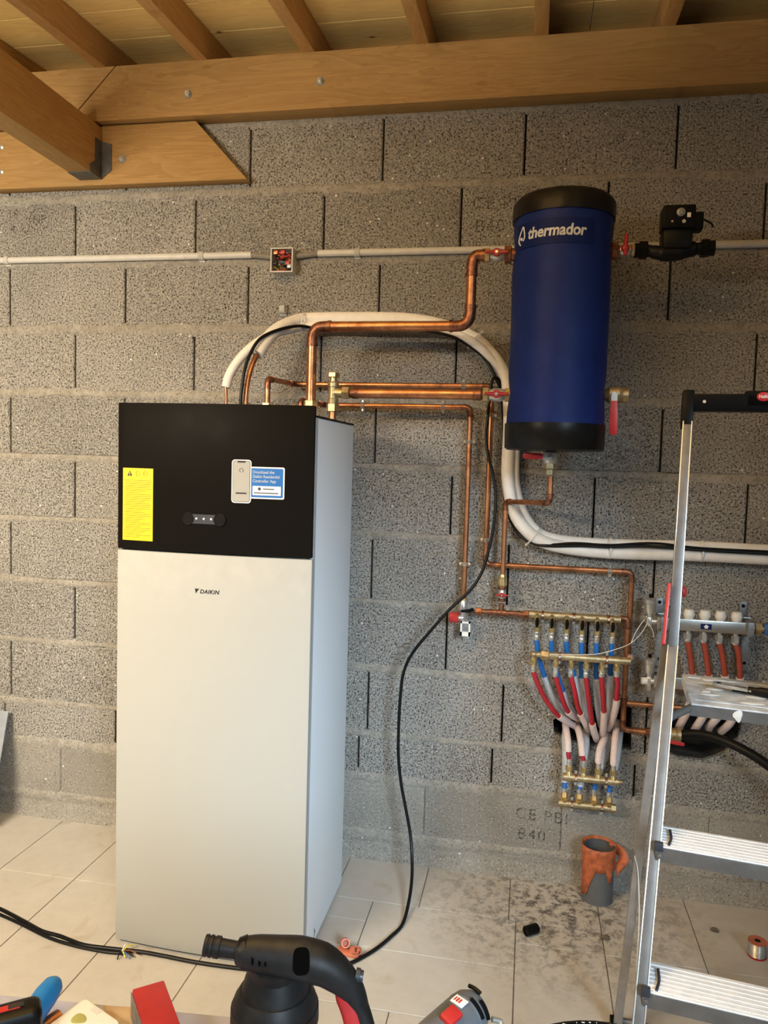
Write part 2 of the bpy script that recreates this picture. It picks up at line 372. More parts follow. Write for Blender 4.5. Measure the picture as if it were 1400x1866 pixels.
def make_film():
    m, nt, N, L, b = new_mat('clear_film'); out = N['Material Output']
    t = nd(nt, 'ShaderNodeBsdfTransparent'); g = nd(nt, 'ShaderNodeBsdfGlossy'); g.inputs['Roughness'].default_value = 0.14
    n = noise_tex(nt, 20, 3, 0.5, pos(nt)); ad = nd(nt, 'ShaderNodeAddShader')
    sx = nd(nt, 'ShaderNodeSeparateXYZ'); L.new(pos(nt), sx.inputs[0]); mr = nd(nt, 'ShaderNodeMapRange'); mr.inputs[1].default_value = 1.03; mr.inputs[2].default_value = 1.19; L.new(sx.outputs['Z'], mr.inputs[0])
    mm = nd(nt, 'ShaderNodeMath', operation='MULTIPLY'); L.new(ramp(nt, n.outputs[0], [(0.35, 0.02), (0.65, 0.20)]), mm.inputs[0]); L.new(mr.outputs[0], mm.inputs[1]); L.new(mm.outputs[0], g.inputs['Color']); L.new(t.outputs[0], ad.inputs[0]); L.new(g.outputs[0], ad.inputs[1])
    L.new(ad.outputs[0], out.inputs['Surface']); return m
M['film'] = make_film()
def make_gloss_black_panel():
    m, nt, N, L, b = new_mat('black_front_panel')
    b.inputs['Base Color'].default_value = (0.009, 0.008, 0.007, 1); n = noise_tex(nt, 6, 4, 0.6, pos(nt))
    L.new(ramp(nt, n.outputs[0], [(0.3, 0.34), (0.75, 0.46)]), b.inputs['Roughness']); b.inputs['Specular IOR Level'].default_value = 0.02
    return m
M['black_panel'] = make_gloss_black_panel()

# ================================================================== STRUCTURE
def struct(o): o['kind'] = 'structure'; return o
X0, X1, ZTOP = -1.75, 4.6, 2.895
# ---- back wall: backing, blocks, mortar beds ; two ragged holes where pipes go through
HOLES = [[(p[0], p[2]) for p in ((2.218, 0.000, 0.627), (2.174, 0.000, 0.591), (2.179, -0.000, 0.547), (2.227, 0.000, 0.520), (2.307, 0.000, 0.508), (2.351, 0.000, 0.528), (2.405, 0.000, 0.505), (2.446, 0.000, 0.510), (2.444, 0.000, 0.659), (2.408, 0.000, 0.670), (2.365, 0.000, 0.636), (2.274, 0.000, 0.644))],
         [(p[0], p[2]) for p in ((2.540, 0.000, 0.656), (2.809, 0.000, 0.673), (2.797, 0.000, 0.585), (2.757, 0.000, 0.529), (2.688, 0.000, 0.495), (2.604, 0.000, 0.498), (2.547, 0.000, 0.520))]]
def hole_cutter(poly, i):
    m = MB(); m.prism([(x, -0.05, z) for x, z in poly], (0, 0.215, 0))
    return m.build('cutter', M['cavity'])
cutters = [hole_cutter(h, i) for i, h in enumerate(HOLES)]
def in_hole_box(x0, x1, z0, z1):
    return [i for i, h in enumerate(HOLES) if x1 > min(p[0] for p in h) and x0 < max(p[0] for p in h) and z1 > min(p[1] for p in h) and z0 < max(p[1] for p in h)]
def cut(o, ids):
    for i in ids:
        md = o.modifiers.new('cut', 'BOOLEAN'); md.operation = 'DIFFERENCE'; md.object = cutters[i]; md.solver = 'EXACT'
    bpy.context.view_layer.update()
    dg = bpy.context.evaluated_depsgraph_get(); me = bpy.data.meshes.new_from_object(o.evaluated_get(dg))
    o.modifiers.clear(); o.data = me
wall = MB().box(((X0 + X1) / 2, 0.11, ZTOP / 2), (X1 - X0, 0.18, ZTOP)).build('wall_back', M['void'])
struct(wall); wall['label'] = 'rough grey hollow concrete block wall behind the boiler'
cut(wall, [0, 1])
CP = 0.2505; Z0 = 2.732
beds = [Z0 - k * CP for k in range(0, 10)] + [0.312, 0.095]      # heights of bed joints, top to bottom
_block_cache = {}
def block_mesh(w, h, low=False):
    key = (round(w, 3), round(h, 3), low)
    if key not in _block_cache:
        bm = bmesh.new(); bmesh.ops.create_cube(bm, size=1)
        for v in bm.verts: v.co = V((v.co.x * w, v.co.y * 0.06, v.co.z * h))
        es = [e for e in bm.edges if all(v.co.y < 0 for v in e.verts)]
        bmesh.ops.bevel(bm, geom=es, offset=0.004, segments=1, affect='EDGES')
        me = bpy.data.meshes.new('concrete_block'); bm.to_mesh(me); bm.free(); me.materials.append(M['block_low' if low else 'block'])
        _block_cache[key] = me
    return _block_cache[key]
def put_block(x0, x1, z0, z1):
    g = 0.0035 if z1 > 0.33 else 0.0004; w = x1 - x0 - 2 * g; h = z1 - z0 - 0.014
    o = bpy.data.objects.new('concrete_block', block_mesh(w, h, z1 < 0.33)); COL.objects.link(o)
    o.location = ((x0 + x1) / 2, 0.03 + random.uniform(-0.0012, 0.0012), (z0 + z1) / 2)
    ids = in_hole_box(x0, x1, z0, z1)
    if ids: cut(o, ids)
    attach(o, wall)
zs = [ZTOP] + beds + [0.0]
for c in range(len(zs) - 1):
    z1, z0 = zs[c], zs[c + 1]
    if c == 0: off = 0.283
    elif c <= 9: off = -0.006 if c % 2 == 1 else 0.281
    elif c == 10: off = 0.463
    elif c == 11: off = 0.22
    else: off = -0.1
    x = off - 0.5 * math.ceil((off - X0) / 0.5)
    while x < X1:
        a, b_ = max(x, X0), min(x + 0.5, X1)
        if b_ - a > 0.03: put_block(a, b_, z0, z1)
        x += 0.5
# smeared mortar in every bed joint
for k, z in enumerate(beds):
    m = MB(); nx = 640; rows = [-0.030, -0.019, -0.009, 0.002, 0.012, 0.022]
    half = (0.95, 0.85, 0.7, 0.95, 0.8, 0.6, 0.6, 0.7, 0.75, 0.7, 1.1, 0.9)[k]
    for i in range(nx + 1):
        x = X0 + (X1 - X0) * i / nx
        n1 = noise.noise(V((x * 3.1, k * 7.3, 0))); n2 = noise.noise(V((x * 11, k * 3.7, 4)))
        n2 += 0.7 * noise.noise(V((x * 45, k * 1.7, 21))); n3 = noise.noise(V((x * 2.3, k * 5.1, 9))); n4 = noise.noise(V((x * 13, k * 2.9, 14)))
        for j, r in enumerate(rows):
            e = half * (1 + 0.75 * n1 + 0.5 * n2 if r < 0 else 1 + 0.6 * n3 + 0.4 * n4)
            y = (0.006, -0.0008, -0.0022, -0.0024, -0.0010, 0.006)[j] + 0.0022 * noise.noise(V((x * 26, j * 3, k))) + 0.0012 * noise.noise(V((x * 70, j * 5, k)))
            m.v.append(V((x, y, z + r * e)))
    w_ = len(rows)
    for i in range(nx):
        for j in range(w_ - 1): m.f.append((i * w_ + j, (i + 1) * w_ + j, (i + 1) * w_ + j + 1, i * w_ + j + 1))
    o = m.build('mortar_joint', M['mortar'], None)
    if k in (8, 9, 10): cut(o, [0, 1])
    attach(o, wall)
# rendered patch low on the wall and a crumbled fillet at the foot
m = MB(); nx = 120
for i in range(nx + 1):
    x = X0 + (X1 - X0) * i / nx; t = 0.5 + 0.5 * noise.noise(V((x * 5, 2, 2)))
    for j, (yy, zz) in enumerate(((0.002, 0.05 + 0.03 * t), (-0.006, 0.02 + 0.01 * t), (-0.013 - 0.008 * t, 0.004), (-0.018 - 0.012 * t, -0.004))):
        m.v.append(V((x, yy, zz)))
for i in range(nx):
    for j in range(3): m.f.append((i * 4 + j, (i + 1) * 4 + j, (i + 1) * 4 + j + 1, i * 4 + j + 1))
m.build('mortar_skirt', M['block_low'], wall, sharp=60)
for c_ in cutters: bpy.data.objects.remove(c_)
# faint factory stamps printed on the blocks
def stamp(lines, p, size, tilt=0.0):
    m = MB()
    for i, t in enumerate(lines):
        tm = text_mb(t, size, 0.0003, spacing=1.15)
        for q in tm.v: q.y = -0.0008; q.z += -i * size * 1.25; q.x += i * 0.012
        m.add(tm.v, tm.f)
    R = Matrix.Rotation(tilt, 3, 'Y'); m.v = [R @ q + V(p) for q in m.v]
    return m
stamp(['CE PBL', 'B40 D0'], (1.818, 0.000, 2.388), 0.062).build('block_stamp', M['stamp'], wall)
stamp(['CE PBI', 'B40'], (2.053, 0.000, 0.216), 0.060, 0.02).build('block_stamp', M['stamp'], wall)
stamp(['18', '4 22'], (-0.013, 0.000, 2.412), 0.045).build('block_stamp', M['stamp'], wall)
m = MB(); cc = V((0.127, 0.000, 2.403)); ring = [cc + V((0.042 * math.cos(a * math.pi / 12), -0.0005, 0.042 * math.sin(a * math.pi / 12))) for a in range(24)]
m.tube(ring, 0.0016, 4, close=True); tm = shift(text_mb('NF', 0.045, 0.0003), cc + V((-0.03, -0.0006, -0.015))); m.add(tm.v, tm.f)
m.build('block_stamp', M['stamp'], wall)

# ---- floor: grout bed and single tiles
YF = -3.6
floor = struct(MB().box(((X0 + X1) / 2, YF / 2 + 0.1, -0.053), (X1 - X0, -YF + 0.2, 0.1)).build('floor', M['grout']))
floor['label'] = 'beige stone-look tiled floor with thin dark grout'
_tile_cache = {}
def tile(x0, x1, y0, y1):
    g = 0.0016; w = x1 - x0 - 2 * g; d = y1 - y0 - 2 * g; key = (round(w, 4), round(d, 4))
    if key not in _tile_cache:
        m = MB().box((0, 0, 0), (w, d, 0.010)); me = bpy.data.meshes.new('floor_tile'); me.from_pydata(m.v, [], m.f)
        bm = bmesh.new(); bm.from_mesh(me); bmesh.ops.bevel(bm, geom=[e for e in bm.edges if all(v.co.z > 0 for v in e.verts)], offset=0.001, segments=1, affect='EDGES')
        bm.to_mesh(me); bm.free(); me.materials.append(M['tile']); _tile_cache[key] = me
    o = bpy.data.objects.new('floor_tile', _tile_cache[key]); COL.objects.link(o)
    o.location = ((x0 + x1) / 2, (y0 + y1) / 2, -0.005 + random.uniform(-0.0004, 0.0002)); attach(o, floor)
cols = [-1.752, -1.352, -0.952, -0.352, -0.052, 0.248, 0.541, 0.840, 1.150, 1.448]
for a, b_ in zip(cols, cols[1:]):
    for y1, y0 in ((0.0, -0.402), (-0.402, -1.002), (-1.002, -1.602), (-1.602, -2.202), (-2.202, YF)): tile(a, b_, y0, y1)
for r in ((1.448, 1.748, -0.283, 0), (1.748, 2.048, -0.283, 0), (1.448, 1.591, -0.402, -0.283), (1.448, 1.591, -0.532, -0.402), (1.591, 2.072, -0.532, -0.283),
          (1.448, 2.072, -0.79, -0.532), (1.448, 1.740, -1.39, -0.79), (1.740, 2.072, -1.39, -0.79), (1.448, 1.740, -2.0, -1.39), (1.740, 2.072, -2.0, -1.39), (1.448, 2.072, YF, -2.0), (2.048, 2.345, -0.283, 0), (2.072, 2.345, -0.402, -0.283)):
    tile(*r)
cols = [2.072, 2.345, 2.643, 2.943, 3.243, 3.543, 3.843, 4.2, 4.6]
for a, b_ in zip(cols, cols[1:]):
    for y1, y0 in ((0.0, -0.402), (-0.402, -1.002), (-1.002, -1.602), (-1.602, -2.202), (-2.202, YF)):
        if not (a == 2.072 and y1 == 0.0): tile(a, b_, y0, y1)

# ---- roof: planks, rafters, beam
SL = 0.08
def roofz(y): return 2.92 + SL * (y + 0.08)
RH = 0.105
ceil_ = bpy.data.objects.new('ceiling', None); COL.objects.link(ceil_); ceil_.location = ((X0 + X1) / 2, -1.5, roofz(-1.5) + RH)
struct(ceil_); ceil_['label'] = 'sloping roof deck of wide yellowish pine boards'
ys = [0.36, 0.15, -0.055]
while ys[-1] > YF: ys.append(ys[-1] - 0.2)
for i, (b_, a) in enumerate(zip(ys, ys[1:])):
    joints = [X0] + ([0.9, 3.1] if i % 3 == 0 else [2.2] if i % 3 == 1 else [-0.3, 3.6]) + [X1]
    for xa, xb in zip(joints, joints[1:]):
        yc = (a + b_) / 2; d = (b_ - a) - 0.004
        rot = Matrix.Rotation(math.atan(SL), 3, 'X'); dz = random.uniform(0, 0.003)
        MB().box(((xa + xb) / 2, yc, roofz(yc) + RH + 0.0125 + dz), (xb - xa - 0.003, d, 0.025), rot).build('roof_plank', M['wood_plank'], ceil_)
# closing board added above the wall, behind the beam, to stop world light
MB().box(((X0 + X1) / 2, 0.17, 3.02), (X1 - X0, 0.04, 0.10)).build('eaves_light_stop', M['wood_beam'], ceil_)
rx = [(-0.39, 'far left rafter hidden beside the joist'), (0.01, 'leftmost visible rafter, cut by the left photo edge'), (0.41, 'rafter directly above the scarf joint of the beam'), (0.81, 'rafter just right of the scarf joint in the beam'),
      (1.21, 'rafter above the right hand bolt of the beam'), (1.612, 'rafter ending above the large knot on the beam'), (2.012, 'rafter seen end-on, straight above the blue tank'), (2.412, 'rightmost visible rafter, above the pump'), (2.81, 'rafter at the right photo edge'), (3.21, 'rafter beyond the right photo edge')]
for x, lab in rx[:-1]:
    y0, y1 = YF, 0.14; m = MB(); w = 0.046
    m.add([(x, y0, roofz(y0)), (x + w, y0, roofz(y0)), (x + w, y1, roofz(y1)), (x, y1, roofz(y1)),
           (x, y0, roofz(y0) + RH), (x + w, y0, roofz(y0) + RH), (x + w, y1, roofz(y1) + RH), (x, y1, roofz(y1) + RH)],
          [(0,3,2,1),(4,5,6,7),(0,1,5,4),(1,2,6,5),(2,3,7,6),(3,0,4,7)])
    tag(m.build('rafter', M['wood_rafter'], bevel=0.002), lab, 'rafter', 'rafters under the roof deck')
BF, BZ0, BZ1 = -0.080, 2.728, 2.921
beam = thing('roof_beam', 'long orange-brown spruce wall beam bolted across the top of the wall', 'beam', (1.4, -0.04, BZ0))
# the scarf cut runs from lower left to upper right
sa, sb = 0.345 - 0.045, 0.495
gp = 0.0032
MB().prism([(X0, BF, BZ0), (sa - gp, BF, BZ0), (sb - gp, BF, BZ1), (X0, BF, BZ1)], (0, -BF - 0.002, 0)).build('beam_length', M['wood_beam'], beam, bevel=0.0015)
MB().prism([(sa + gp, BF, BZ0), (X1, BF, BZ0), (X1, BF, BZ1), (sb + gp, BF, BZ1)], (0, -BF - 0.002, 0)).build('beam_length', M['wood_beam'], beam, bevel=0.0015)
def bolt(p, parent, r=0.011):
    p = V(p); w_ = MB().cyl(p, p + V((0, -0.003, 0)), r * 1.35, 20).build('washer', M['galv'], parent)
    b_ = MB().hexnut(p + V((0, -0.003, 0)), p + V((0, -0.011, 0)), r).cyl(p + V((0, -0.011, 0)), p + V((0, -0.016, 0)), r * 0.5, 10).build('bolt', M['nickel'], parent)
for p in ((1.279, -0.080, 2.819), (0.783, -0.080, 2.805)): bolt(p, beam)
ledger = thing('ledger_board', 'lower pine ledger board with a mitred right end, under the beam', 'board', (-0.3, -0.025, 2.507))
LF = -0.05
MB().prism([(X0, LF, 2.507), (1.002, LF, 2.507), (0.80, LF, 2.722), (X0, LF, 2.722)], (0, -LF - 0.002, 0)).build('board', M['wood_beam'], ledger, bevel=0.0015)
bolt((0.508, -0.050, 2.598), ledger)
hang = thing('hanger_plate_bolts', 'two zinc screw heads on the ledger board at the left photo edge', 'screw', (-0.001, -0.050, 2.620))
for p in ((-0.001, -0.050, 2.666), (-0.001, -0.050, 2.573)): MB().lathe(V(p), (0, -1, 0), [(0, 0.011), (0.003, 0.010), (0.006, 0.004)], 14).build('screw_head', M['nickel'], hang)
# joist and its hanger
JX0, JX1, JZ0, JZ1 = 0.336, 0.424, 2.529, 2.716
joist = MB().box(((JX0 + JX1) / 2, (YF + LF) / 2 - 0.002, (JZ0 + JZ1) / 2), (JX1 - JX0, -YF + LF - 0.004, JZ1 - JZ0)).build('joist', M['wood_joist'], bevel=0.002)
tag(joist, 'heavy spruce ceiling joist running toward the camera at upper left', 'joist')
jh = thing('joist_hanger', 'dark grey galvanised joist hanger holding the joist on the ledger', 'bracket', ((JX0 + JX1) / 2, -0.08, JZ0 - 0.004))
t_ = 0.002
MB().box(((JX0 + JX1) / 2, -0.092, JZ0 - t_ / 2 - 0.0003), (JX1 - JX0 + 2 * t_, 0.08, t_)).build('seat_plate', M['hanger'], jh)
for s_, xx in ((-1, JX0 - t_ / 2 - 0.0004), (1, JX1 + t_ / 2 + 0.0004)):
    MB().prism([(xx - t_ / 2, -0.052, JZ0 - t_), (xx - t_ / 2, -0.13, JZ0 - t_), (xx - t_ / 2, -0.13, JZ0 + 0.028), (xx - t_ / 2, -0.098, JZ0 + 0.05), (xx - t_ / 2, -0.098, JZ0 + 0.135), (xx - t_ / 2, -0.052, JZ0 + 0.135)], (t_, 0, 0)).build('side_plate', M['hanger'], jh)
    MB().prism([(xx, -0.0525, JZ0), (xx + s_ * 0.04, -0.0525, JZ0 + 0.03), (xx + s_ * 0.04, -0.0525, JZ0 + 0.125), (xx, -0.0525, JZ0 + 0.135)], (0, -t_, 0)).build('flange', M['hanger'], jh)

# ================================================================== HEAT PUMP CABINET
CX0, CX1 = 0.866, 1.464; CXC = (CX0 + CX1) / 2; CH = (CX1 - CX0) / 2
def fy(x): return -0.690 - 0.014 * (1 - ((x - CXC) / CH) ** 2)
cab = thing('heat_pump_cabinet', 'tall white floor-standing heat pump cabinet with black upper front', 'cabinet', (CXC, -0.45, 0.0))
MB().box((CXC, -0.43, 0.8125), (CX1 - CX0 - 0.006, 0.45, 1.605)).build('casing', M['casing'], cab, bevel=0.003)
MB().box((CXC, -0.43, 1.6185), (CX1 - CX0 - 0.004, 0.452, 0.006)).build('top_plate', M['black_pl'], cab)
MB().box((CXC, -0.44, 0.005), (0.5, 0.36, 0.01)).build('base_plinth', M['black_pl'], cab)
for xx in (CX0 + 0.006, CX1 - 0.006):
    MB().box((xx, -0.666, 0.815), (0.010, 0.020, 1.60)).build('corner_post', M['casing_edge'], cab)
def curved_panel(z0, z1, x0=CX0, x1=CX1, back=-0.672, n=24):
    m = MB()
    for i in range(n + 1):
        x = x0 + (x1 - x0) * i / n
        m.v += [V((x, fy(x), z0)), V((x, fy(x), z1)), V((x, back, z1)), V((x, back, z0))]
    for i in range(n):
        for j in range(4): m.f.append((i * 4 + j, i * 4 + (j + 1) % 4, (i + 1) * 4 + (j + 1) % 4, (i + 1) * 4 + j))
    m.f += [(0, 1, 2, 3), (n * 4 + 3, n * 4 + 2, n * 4 + 1, n * 4)]
    return m
curved_panel(0.014, 1.2145).build('lower_front_panel', M['offwhite'], cab, bevel=0.002)
bp = curved_panel(1.2190, 1.647, CX0, CX1 - 0.002).build('black_front_panel', M['black_panel'], cab, bevel=0.0025)
bp['label'] = 'glossy black upper front panel'
def decal(x0, x1, z0, z1, off=0.0008, th=0.0006, r=0.0, n=10):
    """thin sheet lying on the curved front"""
    m = MB(); pts = []
    if r <= 0: pts = [(x0, z0), (x1, z0), (x1, z1), (x0, z1)]
    else:
        for cx, cz, a0 in ((x1 - r, z0 + r, -90), (x1 - r, z1 - r, 0), (x0 + r, z1 - r, 90), (x0 + r, z0 + r, 180)):
            for k in range(5):
                a = math.radians(a0 + k * 22.5); pts.append((cx + r * math.cos(a), cz + r * math.sin(a)))
    bm = bmesh.new(); f = bm.faces.new([bm.verts.new((x, 0, z)) for x, z in pts])
    for i in range(1, n):
        xx = x0 + (x1 - x0) * i / n
        bmesh.ops.bisect_plane(bm, geom=bm.verts[:] + bm.edges[:] + bm.faces[:], plane_co=(xx, 0, 0), plane_no=(1, 0, 0))
    ex = bmesh.ops.extrude_face_region(bm, geom=bm.faces[:]); ev = [g for g in ex['geom'] if isinstance(g, bmesh.types.BMVert)]
    for v in ev: v.co.y -= th
    bm.verts.index_update()
    m.add([(v.co.x, fy(v.co.x) - off + v.co.y, v.co.z) for v in bm.verts], [tuple(v.index for v in f.verts) for f in bm.faces]); bm.free(); return m
def front(p): return (p[0], p[2])
def rect(a, b): return (min(a[0], b[0]), max(a[0], b[0]), min(a[2], b[2]), max(a[2], b[2]))
# yellow warning label
yx0, yx1, yz0, yz1 = rect((0.884, -0.695, 1.245), (0.983, -0.697, 1.457))
lab = decal(yx0, yx1, yz0, yz1).build('warning_label', M['yellow'], cab); lab['label'] = 'yellow warning label with fine black print'
m = MB(); w_ = yx1 - yx0; h_ = yz1 - yz0; z = yz1 - 0.17 * h_; k = 0
random.seed(3)
while z > yz0 + 0.03 * h_:
    ln = random.choice((0.86, 0.84, 0.80, 0.66, 0.86, 0.5))
    d = decal(yx0 + 0.085 * w_, yx0 + 0.085 * w_ + ln * w_, z, z + 0.0013, 0.0015, 0.0002, n=4); m.add(d.v, d.f)
    if k % 2 == 0: d = decal(yx0 + 0.04 * w_, yx0 + 0.065 * w_, z, z + 0.0022, 0.0015, 0.0002, n=1); m.add(d.v, d.f)
    z -= 0.0052; k += 1
m.build('label_print', M['print_grey'], lab)
def tri(cx, cz, s): return [(cx - s, cz - s * .8), (cx + s, cz - s * .8), (cx, cz + s)]
m = MB(); tc = (yx0 + 0.23 * w_, yz1 - 0.075 * h_)
m.prism([(x, fy(x) - 0.0018, z) for x, z in tri(tc[0], tc[1], 0.0085)], (0, 0.0003, 0)); m.build('warning_triangle', M['print_black'], lab)
m = MB(); m.prism([(x, fy(x) - 0.0022, z) for x, z in ((tc[0] - 0.001, tc[1] - 0.005), (tc[0] + 0.001, tc[1] - 0.005), (tc[0] + 0.001, tc[1] + 0.004), (tc[0] - 0.001, tc[1] + 0.004))], (0, 0.0003, 0)); m.build('exclamation_mark', M['yellow'], lab)
m = MB()
for cx in (0.50, 0.75):
    xx = yx0 + cx * w_; ring = [(xx + 0.006 * math.cos(a * math.pi / 6), fy(xx) - 0.0018, tc[1] + 0.007 * math.sin(a * math.pi / 6)) for a in range(12)]; m.tube(ring, 0.0005, 4, close=True)
    m.box((xx, fy(xx) - 0.0018, tc[1] - 0.001), (0.006, 0.0004, 0.001))
m.build('pictograms', M['print_grey'], lab)
# app sticker: phone outline over a blue card (the square code itself is left blank)
bx0, bx1, bz0, bz1 = rect((1.274, -0.700, 1.382), (1.381, -0.700, 1.472))
st = decal(bx0, bx1, bz0, bz1, 0.0008, 0.0006, 0.005).build('app_sticker', M['print_white'], cab)
st['label'] = 'blue and white app sticker shaped like a phone and card'
decal(bx0 + 0.004, bx1 - 0.004, bz0 + 0.004, bz1 - 0.004, 0.0015, 0.0003, 0.003).build('blue_field', M['blue_label'], st)
px0, px1, pz0, pz1 = rect((1.227, -0.700, 1.368), (1.285, -0.700, 1.491))
tw = bx1 - px1
for i, t in enumerate(('Download the', 'Daikin Residential', 'Controller App')):
    tm = text_mb(t, 0.0112, 0.0001, 0.00025); tm.warp(lambda p, i=i: (px1 + 0.0035 + p.x * 0.97, fy(px1 + p.x) - 0.0021, bz1 - 0.0185 - i * 0.0125 + p.z)).build('sticker_text', M['print_white'], st)
decal(px1 + 0.004, bx1 - 0.010, bz0 + 0.010, bz0 + 0.036, 0.0019, 0.0003, 0.001).build('white_field', M['print_white'], st)
m = MB()
for za, xa, xb in ((bz0 + 0.0265, 0.038, 0.074), (bz0 + 0.0150, 0.009, 0.088)):
    d = decal(px1 + xa * .9, px1 + xb * .9, za, za + 0.0028, 0.0023, 0.0002, n=3); m.add(d.v, d.f)
m.cyl((px1 + 0.024, fy(px1 + 0.024) - 0.0022, bz0 + 0.028), (px1 + 0.024, fy(px1 + 0.024) - 0.0027, bz0 + 0.028), 0.0045, 14)
m.build('small_print', M['charcoal'], st)
decal(px0, px1, pz0, pz1, 0.0026, 0.0006, 0.009).build('phone_border', M['print_white'], st)
decal(px0 + 0.003, px1 - 0.003, pz0 + 0.003, pz1 - 0.003, 0.0034, 0.0002, 0.007).build('phone_outline', M['print_black'], st)
decal(px0 + 0.0042, px1 - 0.0042, pz0 + 0.0042, pz1 - 0.0042, 0.0037, 0.0002, 0.006).build('phone_screen', M['offwhite'], st)
decal(px0 + 0.017, px1 - 0.017, pz1 - 0.0085, pz1 - 0.0040, 0.0041, 0.0002, 0.0015).build('phone_notch', M['print_black'], st)
m = MB(); cxp = (px0 + px1) / 2
ring = [(cxp + 0.0055 * math.cos(a * math.pi / 8), fy(cxp) - 0.0042, pz1 - 0.030 + 0.0055 * math.sin(a * math.pi / 8)) for a in range(-3, 12)]; m.tube(ring, 0.0007, 5)
m.build('app_icon', M['charcoal'], st)
d = decal(cxp - 0.016, cxp + 0.016, pz0 + 0.026, pz0 + 0.030, 0.0041, 0.0002, n=3).build('phone_caption', M['print_black'], st)
# control unit : two round knobs and three lights
ca, cb = V((1.095, -0.704, 1.317)), V((1.193, -0.704, 1.317))
du = decal(ca.x, cb.x, (ca.z + cb.z) / 2 - 0.0135, (ca.z + cb.z) / 2 + 0.0135, 0.0008, 0.0016).build('display_strip', M['charcoal'], cab)
for c_ in (ca, cb):
    y = fy(c_.x)
    kn = MB().lathe((c_.x, y, c_.z), (0, -1, 0), [(0, 0.0185), (0.004, 0.0185), (0.005, 0.0175), (0.005, 0.0155), (0.0035, 0.0150), (0.0035, 0.0)], 32).build('round_knob', M['black_gloss'], cab)
for t in (0.27, 0.5, 0.73):
    c_ = lerp(ca, cb, t); MB().lathe((c_.x, fy(c_.x) - 0.0022, c_.z + 0.001), (0, -1, 0), [(0, 0.0036), (0.001, 0.003), (0.0016, 0.0)], 12).build('indicator_light', M['led'], cab)
# maker's name on the lower front
p = V((1.134, -0.704, 1.102))
tm = text_mb('DAIKIN', 0.0165, 0.0001, 0.0004, 0.22, spacing=1.08); nm = tm.warp(lambda q: (p.x + q.x, fy(p.x + q.x) - 0.0006, p.z + q.z)).build('maker_name', M['print_black'], cab)
m = MB(); m.prism([(x, fy(x) - 0.0008, z) for x, z in ((p.x - 0.015, p.z + 0.013), (p.x - 0.002, p.z + 0.013), (p.x - 0.0125, p.z - 0.001))], (0, 0.0003, 0)); m.build('maker_triangle', M['print_black'], cab)
# wrinkled protective film left on the lower front
m = MB(); nx, nz = 70, 26
for i in range(nx + 1):
    x = CX0 + 0.003 + (CX1 - CX0 - 0.008) * i / nx
    for j in range(nz + 1):
        zz = 1.212 - 0.20 * j / nz
        w1 = noise.noise(V((x * 9 + zz * 14, zz * 22, 1))); w2 = noise.noise(V((x * 24, zz * 30 + x * 20, 5)))
        amp = 0.0042 * (1 - j / nz) ** 0.8
        m.v.append(V((x, fy(x) - 0.0012 - amp * (abs(w1) + 0.5 * abs(w2)), zz)))
for i in range(nx):
    for j in range(nz):
        a = i * (nz + 1) + j; m.f.append((a, a + 1, a + nz + 2, a + nz + 1))
m.build('protective_film', M['film'], cab, sharp=80, label='clear wrinkled protective film')
# arrow mark on the side
p = V((1.464, -0.559, 0.039)); m = MB(); m.prism([(CX1 - 0.0028, p.y - 0.006, p.z + 0.02), (CX1 - 0.0028, p.y + 0.008, p.z), (CX1 - 0.0028, p.y - 0.008, p.z - 0.02), (CX1 - 0.0028, p.y, p.z)], (0.0003, 0, 0)); m.build('side_arrow', M['print_black'], cab)

# ================================================================== BUFFER TANK
TX, TY, TR = 2.127, -0.29, 0.150
TZ0, TZ1 = 1.548, 2.309
tank = thing('buffer_tank', 'blue cylindrical buffer tank with black ends hung on the wall', 'tank', (TX, TY, TZ0))
def jacket(z0, z1, r, nz, dent):
    prof = []
    for i in range(nz + 1):
        t = i / nz; z = z0 + (z1 - z0) * t
        prof.append((z - z0, r - dent * (0.5 - 0.5 * math.cos(2 * math.pi * t * 1.0)) * 0.5))
    return prof
m = MB(); m.lathe((TX, TY, 1.612), (0, 0, 1), jacket(1.612, 2.262, TR, 24, 0.003), 64)
for q in m.v:
    a = math.atan2(q.y - TY, q.x - TX); k = 0.0022 * noise.noise(V((math.cos(a) * 2.2, math.sin(a) * 2.2, q.z * 6)))
    for zz in (2.155, 1.722):
        side = math.exp(-((abs(math.cos(a)) - 1) / 0.06) ** 2) * math.exp(-((q.z - zz) / 0.03) ** 2); k -= 0.006 * side
    q.x += math.cos(a) * k; q.y += math.sin(a) * k
m.build('jacket', M['tank_blue'], tank, sharp=60)
m = MB(); m.lathe((TX, TY, 2.245), (0, 0, 1), [(0, TR - 0.004), (0.0005, TR + 0.0045), (0.010, TR + 0.0050), (0.045, TR + 0.0045), (0.056, TR - 0.001), (0.064, TR - 0.008), (0.070, TR * 0.7), (0.074, TR * 0.35), (0.075, 0.0)], 64)
for q in m.v:
    a = math.atan2(q.y - TY, q.x - TX); k = 0.0022 * noise.noise(V((math.cos(a) * 5, math.sin(a) * 5, q.z * 16))); q.x += math.cos(a) * k; q.y += math.sin(a) * k
m.build('top_cap', M['tank_cap'], tank, sharp=60)
m = MB(); m.lathe((TX, TY, 1.546), (0, 0, 1), [(0.012, 0.0), (0.006, TR * 0.6), (0.0, TR - 0.006), (0.006, TR + 0.003), (0.072, TR + 0.0048), (0.0815, TR + 0.0045), (0.082, TR - 0.004)], 64)
for q in m.v:
    a = math.atan2(q.y - TY, q.x - TX); k = 0.0022 * noise.noise(V((math.cos(a) * 5, math.sin(a) * 5, q.z * 14))); q.x += math.cos(a) * k; q.y += math.sin(a) * k
m.build('bottom_cap', M['tank_cap'], tank, sharp=60)
